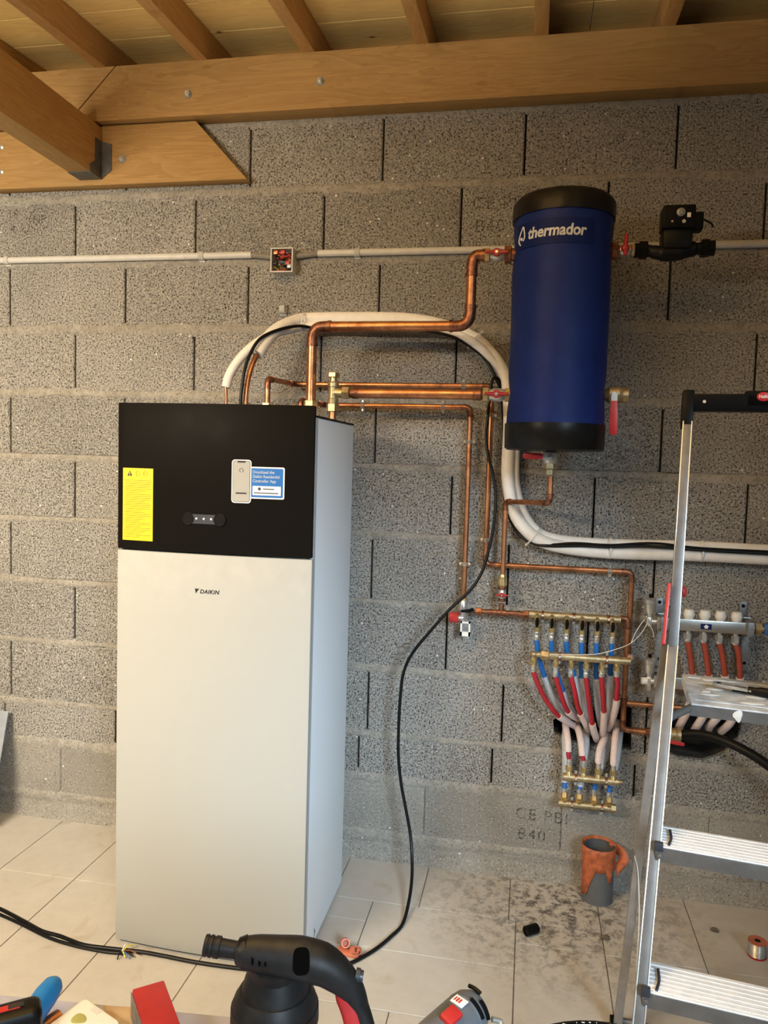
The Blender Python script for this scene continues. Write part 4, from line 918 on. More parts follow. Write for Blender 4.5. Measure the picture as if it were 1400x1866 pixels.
k3 = smooth([(2.102, -0.060, 1.224), (2.148, -0.082, 1.230), (2.220, -0.090, 1.239), (2.332, -0.090, 1.238), (2.469, -0.090, 1.251), (2.617, -0.090, 1.242), (2.828, -0.090, 1.241), (3.024, -0.090, 1.242)], 7)
tag(MB().tube(k3, 0.0042, 8).build('black_cable', M['black_rub']), 'second thin black cable between the white pipes at right', 'cable')
k2 = smooth([(1.948, -0.065, 1.766), (1.938, -0.075, 1.789), (1.925, -0.085, 1.795), (1.915, -0.090, 1.778), (1.911, -0.090, 1.725), (1.906, -0.090, 1.660), (1.903, -0.090, 1.594), (1.913, -0.095, 1.528), (1.931, -0.100, 1.468), (1.943, -0.105, 1.406), (1.945, -0.110, 1.341), (1.939, -0.115, 1.265), (1.925, -0.120, 1.189), (1.906, -0.125, 1.122), (1.867, -0.130, 1.058), (1.803, -0.130, 0.992), (1.738, -0.130, 0.911), (1.677, -0.130, 0.828), (1.648, -0.130, 0.757), (1.639, -0.130, 0.677), (1.636, -0.130, 0.568), (1.638, -0.130, 0.458), (1.650, -0.130, 0.360), (1.672, -0.135, 0.264), (1.692, -0.145, 0.180), (1.704, -0.170, 0.114), (1.713, -0.220, 0.063), (1.717, -0.300, 0.031), (1.712, -0.397, 0.006), (1.686, -0.474, 0.006), (1.653, -0.543, 0.006), (1.614, -0.601, 0.006), (1.589, -0.630, 0.006)], 7)
tag(MB().tube(k2, 0.0056, 10).build('black_cable', M['black_rub']), 'long black cable hanging in a curve down the wall to the floor', 'cable')
k4 = smooth([(0.316, -0.598, 0.006), (0.418, -0.625, 0.006), (0.526, -0.663, 0.006), (0.618, -0.697, 0.006), (0.691, -0.708, 0.006), (0.779, -0.729, 0.006), (0.851, -0.728, 0.006), (0.913, -0.724, 0.006), (0.973, -0.720, 0.006), (1.045, -0.722, 0.006), (1.153, -0.727, 0.006), (1.288, -0.723, 0.006), (1.417, -0.710, 0.006)], 6)
fc = thing('floor_cable', 'black power cable lying on the tiles in front of the cabinet', 'cable', (0.908, -0.716, 0.000))
MB().tube(k4, 0.0058, 10).build('sheath', M['black_rub'], fc)
k5 = smooth([(0.339, -0.628, 0.006), (0.440, -0.653, 0.006), (0.541, -0.683, 0.006), (0.664, -0.723, 0.006), (0.768, -0.740, 0.006), (0.861, -0.744, 0.006), (0.922, -0.738, 0.006)], 6)
fc2 = thing('floor_cable', 'second black cable on the tiles with splayed bare wire ends', 'cable', (0.918, -0.729, 0.000))
MB().tube(k5, 0.005, 10).build('sheath', M['black_rub'], fc2)
for q, mt in (((0.937, -0.703, 0.012), 'yellow_wire'), ((0.920, -0.714, 0.020), 'white_pl'), ((0.934, -0.753, 0.004), 'yellow_wire'), ((0.949, -0.754, 0.004), 'blue_wire'), ((0.958, -0.747, 0.006), 'black_rub'), ((0.916, -0.765, 0.004), 'black_rub'), ((0.967, -0.748, 0.020), 'copper')):
    MB().tube(smooth([(0.913, -0.734, 0.006), lerp((0.913, -0.734, 0.006), q, .5) + V((0, 0, .008)), q], 4), 0.0018, 6).build('wire', M[mt], fc2)
for p, ax, rr, lab in (((1.851, -0.068, 1.924), (0.75, 0, -0.65), 0.036, 'white cable tie with a knob, left of the tank top bend'), ((2.077, -0.055, 1.251), (0.75, 0, -0.6), 0.036, 'white cable tie at the lower bend of the insulation'),
                  ((2.336, -0.058, 1.226), (1, 0, 0), 0.034, 'white cable tie on the pipes left of the ladder'), ((2.631, -0.058, 1.231), (1, 0, 0), 0.034, 'white cable tie on the pipes right of the ladder rail'), ((1.246, -0.110, 1.979), (1, 0, -.1), 0.031, 'white cable tie beside the thick upper pipe elbow')):
    p = V(p); ax = V(ax).normalized(); sd = ax.cross(V((0, 1, 0))).normalized()
    ring = [p + (sd * math.cos(a * math.pi / 10) * rr + V((0, 1, 0)) * math.sin(a * math.pi / 10) * rr * .82) for a in range(20)]
    m = MB()
    for d_ in (-0.0015, 0.0015): m.tube([q + ax * d_ for q in ring], 0.0014, 5, close=True)
    t = m.build('cable_tie', M['white_pl']); tag(t, lab, 'cable tie', 'white cable ties on the insulated pipes')
    hp = p - sd * rr
    if 'knob' in lab:
        hp = p + (sd if sd.z > 0 else -sd) * rr
    MB().box(hp, (0.008, 0.008, 0.007)).build('tie_head', M['white_pl'], t)

# ================================================================== CONDUIT AND JUNCTION BOX
ZC = 2.245; RC = 0.0125
xe = V((1.012, -0.014, 2.240)).x; xb0 = V((1.093, -0.030, 2.219)).x; xb1 = V((1.181, -0.050, 2.212)).x; xs = V((1.267, -0.014, 2.245)).x
def conduit(name, label, x0, x1):
    m = MB(); m.lathe((x0, -0.0145, ZC), (1, 0, 0), [(0.004, RC * .8), (0, RC * .8), (0, RC), (x1 - x0, RC), (x1 - x0, RC * .8), (x1 - x0 - 0.004, RC * .8)], 18); return tag(m.build(name, M['pvc']), label, 'conduit')
conduit('conduit', 'pale grey conduit tube left of the junction box', X0 + 0.01, xe)
conduit('conduit', 'pale grey conduit tube right of the junction box, passing behind the tank', xs, X1 - 0.02)
for x0, x1, dz, lab in ((xe - 0.01, xb0 + 0.008, -0.012, 'short dark flexible sleeve left of the junction box'), (xb1 - 0.002, xs + 0.01, -0.010, 'short dark flexible sleeve right of the junction box')):
    n = int((x1 - x0) / 0.0016); left = 'left' in lab
    pts = [V((x0 + (x1 - x0) * i / n, -0.0145 - 0.004 * (i / n if left else 1 - i / n), ZC + dz * (i / n if left else 1 - i / n))) for i in range(n + 1)]
    tag(MB().tube(pts, [RC * .80 + (0.0009 if i % 3 == 0 else 0) for i in range(n + 1)], 12).build('flexible_sleeve', M['pvc_dark']), lab, 'conduit')
def conduit_clip(x, z, label, empty=False):
    t = thing('conduit_clip', label, 'clip', (x, -0.002, z), 'plastic conduit clips on the wall')
    a0, a1 = (-30, 210)
    ring = [(x, -0.0145 - (RC + 0.0022) * math.sin(math.radians(a)) * (1 if True else 0), z + (RC + 0.0022) * math.cos(math.radians(a))) for a in range(-40, 221, 20)]
    m = MB()
    for w in (-0.0075, -0.0025, 0.0025, 0.0075): m.tube([(p[0] + w, p[1], p[2]) for p in ring], 0.0026, 6)
    m.build('clip_ring', M['pvc'], t); MB().bevbox((x, -0.004, z - 0.004), (0.022, 0.008, 0.034), 0.002).build('clip_foot', M['pvc'], t)
for px_ in ((-0.005, -0.014, 2.248), (0.815, -0.014, 2.242), (1.414, -0.014, 2.242)): pass
conduit_clip((-0.005, -0.014, 2.248)[0], ZC, 'conduit clip at the left photo edge'); conduit_clip((0.815, -0.014, 2.242)[0], ZC, 'conduit clip just left of the junction box'); conduit_clip((1.414, -0.014, 2.242)[0], ZC, 'conduit clip right of the junction box')
conduit_clip((1.137, -0.015, 2.045)[0], (1.137, -0.015, 2.045)[2], 'empty conduit clip on the wall below the junction box')
jb = thing('junction_box', 'open grey junction box with tangled coloured wires', 'box', (1.129, 0.000, 2.226))
ja, jb2 = V((1.098, -0.050, 2.172)), V((1.182, -0.050, 2.259)); jc = (ja + jb2) / 2; jw, jh_ = jb2.x - ja.x, jb2.z - ja.z
t_ = 0.004
for c_, s_ in (((jc.x - jw / 2 + t_ / 2, -0.026, jc.z), (t_, 0.05, jh_)), ((jc.x + jw / 2 - t_ / 2, -0.026, jc.z), (t_, 0.05, jh_)), ((jc.x, -0.026, jc.z + jh_ / 2 - t_ / 2), (jw - 2 * t_, 0.05, t_)), ((jc.x, -0.026, jc.z - jh_ / 2 + t_ / 2), (jw - 2 * t_, 0.05, t_))):
    MB().box(c_, s_).build('box_side', M['pvc'], jb)
MB().box((jc.x, -0.0025, jc.z), (jw - 2 * t_, 0.003, jh_ - 2 * t_)).build('box_back', M['pvc_dark'], jb)
random.seed(11)
for i in range(16):
    mt = ['red_wire', 'red_wire', 'black_rub', 'yellow_wire', 'copper', 'charcoal', 'red_wire', 'black_rub'][i % 8]
    top = i % 2 == 0
    pts = [V((jc.x + random.uniform(-.36, .36) * jw, -0.034 + random.uniform(-.008, .012), jc.z + ((0.2 if top else -.25) + random.uniform(-.16, .16)) * jh_)) for _ in range(4)]
    MB().tube(smooth(pts, 5), 0.0022 if mt != 'yellow_wire' else 0.0016, 6).build('wire', M[mt], jb)
for px_, pz_, mt in ((-.30, .33, 'copper'), (.02, .34, 'red_wire'), (.25, -.10, 'red_wire'), (.32, -.24, 'galv'), (-.32, -.1, 'black_rub')):
    MB().bevbox((jc.x + px_ * jw, -0.040, jc.z + pz_ * jh_), (0.017, 0.014, 0.014), 0.003).build('wire_connector', M[mt], jb)

# ================================================================== BRASS MANIFOLDS AND FLOOR HEATING PIPES
def manifold(name, label, a, b, r, rings):
    a = V(a); b = V(b); t = thing(name, label, 'manifold', (a + b) / 2); ax = (b - a).normalized(); L = (b - a).length
    MB().lathe(a, ax, [(0, r * .9), (0.002, r), (0.02, r), (0.0205, r * .93), (L - 0.02, r * .93), (L - 0.0195, r * .86), (L, r * .86)], 22).build('bar', M['brass_dull'], t)
    for f in rings:
        c_ = a + ax * L * f; MB().tube([c_ - ax * 0.004, c_ + ax * 0.004], r * 1.07, 22).build('clamp_ring', M['copper_dark'], t)
        MB().lathe((c_.x, c_.y - r * 0.9, c_.z), (0, -1, 0), [(0, 0.004), (0.004, 0.004), (0.005, 0.002)], 10).build('clamp_screw', M['nickel'], t)
        for s_ in (-1, 1): MB().hexnut((c_.x, c_.y, c_.z + s_ * r), (c_.x, c_.y, c_.z + s_ * (r + 0.012)), 0.0055).build('clamp_nut', M['nickel'], t)
        MB().cyl((c_.x, c_.y + r * .5, c_.z), (c_.x, 0.0, c_.z), 0.004, 8).build('wall_stud', M['galv'], t)
    return t
YA, YB, YC, YD = -0.065, -0.118, -0.112, -0.068
mA0, mA1 = V((2.071, -0.065, 0.975)), V((2.381, -0.065, 0.986)); mA1.z = mA0.z = (mA0.z + mA1.z) / 2
mA = manifold('upper_manifold', 'upper brass manifold with six black-levered blue outlets', mA0, mA1, 0.0145, (0.16, 0.5, 0.87))
mB0, mB1 = V((2.116, -0.118, 0.844)), V((2.414, -0.118, 0.861)); mB1.z = mB0.z = (mB0.z + mB1.z) / 2
mB = manifold('middle_manifold', 'middle brass manifold feeding the six red pipes', mB0, mB1, 0.0145, (0.22, 0.74))
MB().hexnut(mB0 + V((0.004, 0, 0)), mB0 + V((0.03, 0, 0)), 0.0175).build('end_nut', M['brass_dull'], mB)
c_ = V((V((2.096, -0.118, 0.840)).x, YB, mB0.z)); MB().cyl(c_, mB0 + V((0.006, 0, 0)), 0.010, 16).ball(c_, 0.0125, 14).build('end_tee', M['brass_dull'], mB)
mC0, mC1 = V((2.209, -0.112, 0.431)), V((2.396, -0.112, 0.435)); mC1.z = mC0.z = (mC0.z + mC1.z) / 2
mC = manifold('lower_manifold', 'small brass manifold with four pale sleeved pipes from above', mC0, mC1, 0.0135, (0.24, 0.78))
MB().cyl(mC1, mC1 + V((0.012, 0, 0)), 0.006, 10).build('bleed_screw', M['brass_dull'], mC)
mD0, mD1 = V((2.201, -0.068, 0.319)), V((2.397, -0.068, 0.320)); mD1.z = mD0.z = (mD0.z + mD1.z) / 2
mD = manifold('lowest_manifold', 'lowest brass manifold near the floor with four blue tails', mD0, mD1, 0.0135, (0.24, 0.76))
MB().hexnut(mD1 - V((0.018, 0, 0)), mD1, 0.0155).build('end_nut', M['brass_dull'], mD)
ORD = ('first', 'second', 'third', 'fourth', 'fifth', 'sixth')
def pex(name, label, group, col, sleeve, crimp_top, path, split, r=0.0086, rs=0.0118, up=1):
    """floor heating pipe : steel crimp, coloured pipe, pale corrugated sleeve over its far end"""
    p = smooth(path, 7); n = len(p); k = max(2, min(n - 2, int(n * split)))
    t = thing(name, label, 'pipe', p[-1], group)
    MB().tube(p[:k + 2], r, 12).build('pipe_length', M[col], t)
    if split < 0.99: 
        q = p[k:]; MB().tube(q, rs, 14).build('protective_sleeve', M[sleeve], t)
    a = V(crimp_top); MB().lathe(a, (V(p[0]) - a), [(0, r * 1.02), (0.003, r * 1.12), ((V(p[0]) - a).length * .45, r * .98), ((V(p[0]) - a).length * .55, r * 1.12), ((V(p[0]) - a).length, r * 1.06), ((V(p[0]) - a).length + 0.004, r * 1.06)], 14).build('steel_crimp', M['nickel'], t)
    return t
xa = [2.102, 2.152, 2.202, 2.253, 2.303, 2.353]
YV = -0.092
def zpx(y, Y, x=1050): return None
blue = [([(2.103, -0.090, 0.901), (2.108, -0.085, 0.860), (2.117, -0.075, 0.819), (2.130, -0.070, 0.780), (2.145, -0.065, 0.743), (2.168, -0.060, 0.692), (2.197, -0.040, 0.648), (2.236, 0.030, 0.599)], .48),
        ([(2.154, -0.090, 0.903), (2.158, -0.085, 0.854), (2.172, -0.075, 0.794), (2.192, -0.070, 0.740), (2.213, -0.060, 0.687), (2.235, -0.030, 0.640), (2.259, 0.030, 0.597)], .56),
        ([(2.203, -0.090, 0.904), (2.208, -0.085, 0.858), (2.224, -0.075, 0.808), (2.243, -0.070, 0.751), (2.262, -0.055, 0.680), (2.278, -0.020, 0.627), (2.291, 0.040, 0.584)], .42),
        ([(2.253, -0.090, 0.904), (2.256, -0.085, 0.852), (2.262, -0.075, 0.773), (2.276, -0.060, 0.692), (2.290, -0.030, 0.631), (2.307, 0.040, 0.574)], .40),
        ([(2.303, -0.090, 0.906), (2.305, -0.085, 0.855), (2.310, -0.075, 0.775), (2.320, -0.060, 0.686), (2.331, -0.030, 0.627), (2.345, 0.040, 0.573)], .40),
        ([(2.352, -0.090, 0.908), (2.354, -0.085, 0.859), (2.356, -0.075, 0.790), (2.359, -0.065, 0.711), (2.362, -0.030, 0.638), (2.368, 0.040, 0.579)], .40)]
for i, (path, sp) in enumerate(blue):
    a = V(path[0]); x = xa[i]; zA = mA0.z
    # angle valve with black lever
    MB().tube(fillet([(x, YA, zA), (x, YV, zA - 0.006), (x, YV, zA - 0.03)], 0.012, 5), 0.0088, 14).build('outlet_valve', M['brass_dull'], mA)
    zn = V((2.233, -0.090, 0.950)).z - 0.0 + (mA0.z - zA)
    MB().hexnut((x, YV, zA - 0.036), (x, YV, zA - 0.054), 0.0118).build('outlet_nut', M['brass'], mA)
    MB().tube([(x, YV - 0.009, zA - 0.004), (x, YV - 0.014, zA - 0.014), (x, YV - 0.013, zA - 0.026), (x - 0.001, YV - 0.011, zA - 0.036)], [0.0045, 0.0068, 0.0062, 0.0035], 10).build('black_lever', M['black_pl'], mA)
    path = [(x, YV, V(path[0]).z)] + path[1:]
    pex('blue_heating_pipe', '%s blue pipe from the left hanging from the upper brass manifold' % ORD[i], 'blue heating pipes of the upper manifold', 'blue_hose', 'sleeve_blue', (x, YV, zA - 0.054), path, sp)
xb_ = [2.096, 2.170, 2.221, 2.271, 2.322, 2.371]
red = [([(2.097, -0.118, 0.796), (2.102, -0.118, 0.777), (2.116, -0.118, 0.744), (2.144, -0.112, 0.693), (2.180, -0.100, 0.646), (2.212, -0.070, 0.616), (2.246, -0.020, 0.584), (2.275, 0.060, 0.548)], .60),
       ([(2.173, -0.118, 0.785), (2.180, -0.118, 0.755), (2.195, -0.114, 0.711), (2.212, -0.100, 0.668), (2.233, -0.070, 0.637), (2.258, -0.020, 0.611), (2.281, 0.060, 0.581)], .57),
       ([(2.224, -0.118, 0.789), (2.229, -0.120, 0.763), (2.240, -0.120, 0.721), (2.251, -0.112, 0.677), (2.269, -0.095, 0.639), (2.288, -0.060, 0.598), (2.306, 0.020, 0.554), (2.319, 0.070, 0.536)], .50),
       ([(2.273, -0.118, 0.791), (2.278, -0.120, 0.749), (2.286, -0.120, 0.702), (2.294, -0.115, 0.659), (2.304, -0.100, 0.611), (2.318, -0.065, 0.566), (2.329, 0.000, 0.534), (2.335, 0.070, 0.517)], .53),
       ([(2.324, -0.118, 0.797), (2.327, -0.120, 0.753), (2.332, -0.120, 0.710), (2.338, -0.110, 0.656), (2.339, -0.085, 0.604), (2.341, -0.040, 0.565), (2.347, 0.020, 0.538), (2.352, 0.070, 0.527)], .38),
       ([(2.373, -0.118, 0.801), (2.376, -0.118, 0.766), (2.375, -0.118, 0.736), (2.374, -0.110, 0.688), (2.368, -0.085, 0.637), (2.363, -0.040, 0.596), (2.363, 0.020, 0.562), (2.365, 0.070, 0.541)], .35)]
for i, (path, sp) in enumerate(red):
    x = xb_[i]; zB = mB0.z
    MB().lathe((x, YB, zB), (0, 0, -1), [(0.008, 0.011), (0.016, 0.0095), (0.022, 0.009)], 14).hexnut((x, YB, zB - 0.019), (x, YB, zB - 0.036), 0.0118).build('outlet_nut', M['brass'], mB)
    if i: MB().cyl((x, YB, zB - 0.036), (x, YB, zB - 0.039), 0.0125, 16).build('outlet_flange', M['nickel'], mB)
    pex('red_heating_pipe', '%s red pipe from the left hanging from the middle brass manifold' % ORD[i], 'red heating pipes of the middle manifold', 'red_hose', 'sleeve_pink', (x, YB, zB - 0.037), [(x, YB, V(path[0]).z)] + path[1:], sp)
xc_ = [2.230, 2.279, 2.328, 2.377]
lowr = [([(2.227, -0.112, 0.494), (2.225, -0.112, 0.517), (2.223, -0.100, 0.551), (2.219, -0.070, 0.573), (2.217, -0.020, 0.582), (2.223, 0.050, 0.571)], .24),
        ([(2.277, -0.112, 0.494), (2.273, -0.112, 0.513), (2.269, -0.100, 0.544), (2.264, -0.070, 0.568), (2.259, -0.020, 0.578), (2.262, 0.050, 0.566)], .22),
        ([(2.327, -0.112, 0.495), (2.326, -0.112, 0.503), (2.330, -0.100, 0.533), (2.342, -0.075, 0.554), (2.359, -0.020, 0.560), (2.374, 0.050, 0.546)], .07),
        ([(2.377, -0.112, 0.493), (2.376, -0.112, 0.502), (2.378, -0.100, 0.542), (2.382, -0.080, 0.573), (2.390, -0.030, 0.595), (2.401, 0.050, 0.587)], .05)]
for i, (path, sp) in enumerate(lowr):
    x = xc_[i]; z = mC0.z
    MB().lathe((x, YC, z), (0, 0, 1), [(0.006, 0.012), (0.014, 0.010), (0.024, 0.007)], 14).hexnut((x, YC, z + 0.022), (x, YC, z + 0.040), 0.0118).build('outlet_nut', M['brass'], mC)
    pex('red_heating_pipe', '%s sleeved red pipe from the left rising from the small lower manifold' % ORD[i], 'sleeved red pipes of the lower manifold', 'red_hose', 'sleeve_pink', (x, YC, z + 0.040), [(x, YC, V(path[0]).z)] + path[1:], sp, r=0.0078)
xd_ = [2.221, 2.272, 2.322, 2.372]
lowb = [([(2.221, -0.060, 0.367), (2.222, -0.055, 0.391), (2.222, -0.050, 0.438), (2.220, -0.045, 0.496), (2.217, -0.030, 0.539), (2.222, 0.050, 0.542)], .22),
        ([(2.274, -0.060, 0.369), (2.275, -0.055, 0.387), (2.282, -0.050, 0.454), (2.289, -0.045, 0.512), (2.289, -0.020, 0.553), (2.290, 0.060, 0.549)], .18),
        ([(2.324, -0.060, 0.374), (2.327, -0.055, 0.402), (2.344, -0.050, 0.467), (2.357, -0.045, 0.519), (2.371, -0.020, 0.557), (2.383, 0.060, 0.550)], .22),
        ([(2.374, -0.060, 0.370), (2.377, -0.055, 0.398), (2.390, -0.050, 0.466), (2.397, -0.045, 0.523), (2.403, -0.020, 0.574), (2.412, 0.060, 0.573)], .22)]
for i, (path, sp) in enumerate(lowb):
    x = xd_[i]; z = mD0.z; y_ = -0.060
    MB().lathe((x, YD, z + 0.002), (0, -0.25, 1), [(0.004, 0.010), (0.012, 0.0115), (0.018, 0.0125)], 14).hexnut((x, YD - 0.003, z + 0.018), (x, y_, z + 0.034), 0.0128).build('outlet_nut', M['brass'], mD)
    pex('blue_heating_pipe', '%s blue tailed pipe from the left on the lowest manifold' % ORD[i], 'blue tailed pipes of the lowest manifold', 'blue_hose', 'sleeve_blue', (x, y_, z + 0.034), [(x, y_, V(path[0]).z)] + path[1:], sp, r=0.0078)
# thin white sensor wires
for i, pts in enumerate(([(2.149, -0.136, 0.862), (2.216, -0.137, 0.865), (2.297, -0.137, 0.873), (2.359, -0.125, 0.890), (2.413, -0.110, 0.913), (2.448, -0.100, 0.951), (2.465, -0.100, 0.989), (2.460, -0.090, 1.005)],
                         [(2.413, -0.110, 0.913), (2.430, -0.100, 0.953), (2.446, -0.100, 0.982), (2.457, -0.090, 0.994)], [(2.467, -0.100, 0.984), (2.484, -0.090, 0.955), (2.490, -0.080, 0.931)])):
    tag(MB().tube(smooth(pts, 6), 0.0013, 6).build('sensor_wire', M['white_pl']), ('long thin white wire trailing over the middle manifold', 'thin white wire strand arching beside the copper down pipe', 'short white wire end dangling below the upper air vent')[i], 'wire', 'thin white wires')

# ================================================================== STAINLESS MANIFOLD AT RIGHT
ys_ = -0.085
sb0, sb1 = V((2.494, -0.085, 0.984)), V((2.780, -0.085, 0.986)); zs_ = (sb0.z + sb1.z) / 2
sm = thing('stainless_manifold', 'square stainless steel manifold with four white caps behind the ladder', 'manifold', ((sb0.x + sb1.x) / 2, ys_, zs_))
MB().bevbox(((sb0.x + sb1.x) / 2, ys_, zs_), (sb1.x - sb0.x, 0.036, 0.040), 0.004).build('bar', M['steel'], sm)
ax_ = [2.597, 2.647, 2.696, 2.746]
for x in ax_:
    MB().lathe((x, ys_, zs_ + 0.019), (0, 0, 1), [(0, 0.0135), (0.004, 0.0150), (0.012, 0.0185), (0.016, 0.0185), (0.030, 0.0150), (0.032, 0.012), (0.032, 0)], 12).build('white_cap', M['white_pl'], sm)
    MB().cyl((x, ys_, zs_ - 0.018), (x, ys_, zs_ - 0.030), 0.008, 12).hexnut((x, ys_, zs_ - 0.028), (x, ys_, zs_ - 0.050), 0.0135).cyl((x, ys_, zs_ - 0.05), (x, ys_, zs_ - 0.055), 0.0125).build('outlet_nut', M['nickel'], sm)
tgm = MB().box((ax_[1] + 0.002, ys_ - 0.0186, zs_ - 0.001), (0.034, 0.0012, 0.018)).build('flow_tag', M['charcoal'], sm); tgm.data.materials[0] = M['tank_patch']
m = MB(); qx, qz = ax_[1] + 0.002, zs_ - 0.001; m.prism([(qx + x, ys_ - 0.0194, qz + z) for x, z in ((-0.009, 0), (0, 0.007), (0.009, 0), (0.005, 0), (0.005, -0.006), (-0.005, -0.006), (-0.005, 0))], (0, -0.0005, 0)); m.build('flow_arrow', M['print_white'], tgm)
MB().hexnut((sb1.x, ys_, zs_), (sb1.x + 0.016, ys_, zs_), 0.014).cyl((sb1.x + 0.014, ys_, zs_), (sb1.x + 0.05, ys_, zs_), 0.0125).hexnut((sb1.x + 0.022, ys_, zs_), (sb1.x + 0.044, ys_, zs_), 0.022).build('end_fitting', M['brass_dull'], sm)
MB().hexnut((sb1.x + 0.05, ys_, zs_), (sb1.x + 0.07, ys_, zs_), 0.02).build('end_valve', M['blue_wire'], sm)
for i, (path, lab) in enumerate((([(ax_[0], ys_, zs_ - 0.054), (2.606, -0.085, 0.888), (2.617, -0.080, 0.828), (2.624, -0.070, 0.754), (2.614, -0.075, 0.698), (2.598, -0.040, 0.628), (2.612, 0.050, 0.583)], 'first'), ([(ax_[1], ys_, zs_ - 0.054), (2.657, -0.085, 0.892), (2.669, -0.080, 0.826), (2.676, -0.070, 0.759), (2.666, -0.070, 0.683), (2.648, -0.040, 0.621), (2.664, 0.050, 0.584)], 'second'),
                 ([(ax_[2], ys_, zs_ - 0.054), (2.707, -0.085, 0.896), (2.720, -0.080, 0.829), (2.728, -0.070, 0.763), (2.715, -0.070, 0.687), (2.693, -0.040, 0.633), (2.711, 0.050, 0.593)], 'third'), ([(ax_[3], ys_, zs_ - 0.054), (2.758, -0.085, 0.900), (2.768, -0.080, 0.825), (2.771, -0.070, 0.767), (2.755, -0.070, 0.672), (2.738, -0.030, 0.619), (2.751, 0.050, 0.589)], 'fourth'))):
    pex('brick_red_heating_pipe', '%s brick red pipe from the left below the stainless manifold' % lab, 'brick red pipes of the stainless manifold', 'rust_hose', 'sleeve_pink', V(path[0]) + V((0, 0, 0.006)), path, .36, r=0.0098, rs=0.0132)
def bracket(xpx0, label, z0, z1):
    x = xpx0; t = thing('manifold_bracket', label, 'bracket', (x, -0.02, z0), 'zinc manifold brackets')
    MB().bevbox((x, -0.060, (z0 + z1) / 2), (0.024, 0.005, z1 - z0 - 0.09), 0.002).build('strap', M['galv'], t)
    for s_, ze in ((1, z1), (-1, z0)):
        zi = ze - s_ * 0.045
        rot = Matrix.Rotation(s_ * -0.9, 3, 'X')
        MB().box((x, -0.034, zi + s_ * 0.003), (0.024, 0.064, 0.004), Matrix.Rotation(s_ * -0.25, 3, 'X')).build('offset_web', M['galv'], t)
        MB().bevbox((x, -0.007, ze - s_ * 0.016), (0.024, 0.005, 0.052), 0.002).build('foot_plate', M['galv'], t)
        MB().lathe((x, -0.0096, ze - s_ * 0.004), (0, -1, 0), [(0, 0.006), (0.002, 0.006), (0.0025, 0.003)], 12).build('bolt_head', M['black_pl'], t)
    MB().lathe((x, -0.062, z0 + 0.07), (0, -1, 0), [(0, 0.006), (0.002, 0.005)], 12).build('slot', M['black_pl'], t)
    MB().bevbox((x, -0.095, zs_), (0.020, 0.05, 0.05), 0.003).build('clamp', M['galv'], t)
bracket(V((2.784, -0.050, 0.949)).x, 'zinc bracket at the right end of the stainless manifold', V((2.799, -0.020, 0.792)).z, V((2.789, -0.010, 1.049)).z)
bracket(V((2.514, -0.050, 0.929)).x, 'zinc bracket at the left end of the stainless manifold', V((2.523, -0.020, 0.785)).z, V((2.518, -0.010, 1.045)).z)
def air_vent(label, px, lowtap):
    px = V(px); t = thing('air_vent', label, 'air vent', px, 'automatic air vents')
    MB().lathe(px, (0, 0, 1), [(0, 0.008), (0.010, 0.008), (0.012, 0.013), (0.020, 0.0165), (0.045, 0.0175), (0.047, 0.0195), (0.058, 0.0195), (0.062, 0.015), (0.066, 0.006)], 20).build('float_housing', M['nickel'], t)
    MB().cyl(px + V((0, 0, 0.064)), px + V((0, 0, 0.078)), 0.0055, 10).build('vent_cap', M['black_pl'], t)
    MB().lathe(px, (0, 0, -1), [(0, 0.009), (0.012, 0.012), (0.022, 0.012), (0.03, 0.009)], 14).cyl(px + V((0, 0, -0.014)), px + V((0.04, 0.0, -0.014)), 0.0105, 14).build('elbow_body', M['nickel'], t)
    if lowtap:
        MB().cyl(px + V((-0.006, -0.004, -0.014)), px + V((-0.024, -0.006, -0.014)), 0.0125, 12, 0.001).build('white_tap', M['white_pl'], t)
        MB().hexnut(px + V((0, 0, -0.03)), px + V((0.0, 0, -0.046)), 0.0125).build('drain_nut', M['nickel'], t)
    else:
        MB().hexnut(px + V((0.024, 0, -0.014)), px + V((0.05, 0, -0.014)), 0.0185).build('union_nut', M['nickel'], t)
air_vent('upper nickel air vent on the left end of the stainless manifold', (2.472, -0.085, 1.001), False)
air_vent('lower nickel air vent with a white tap, left of the ladder rail', (2.480, -0.085, 0.797), True)
zl2 = V((2.481, -0.085, 0.786)).z
tag(MB().bevbox(((sb0.x + sb1.x) / 2, ys_, zl2), (sb1.x - sb0.x, 0.036, 0.040), 0.004).build('lower_stainless_bar', M['steel']), 'second stainless manifold bar hidden behind the ladder platform', 'manifold')

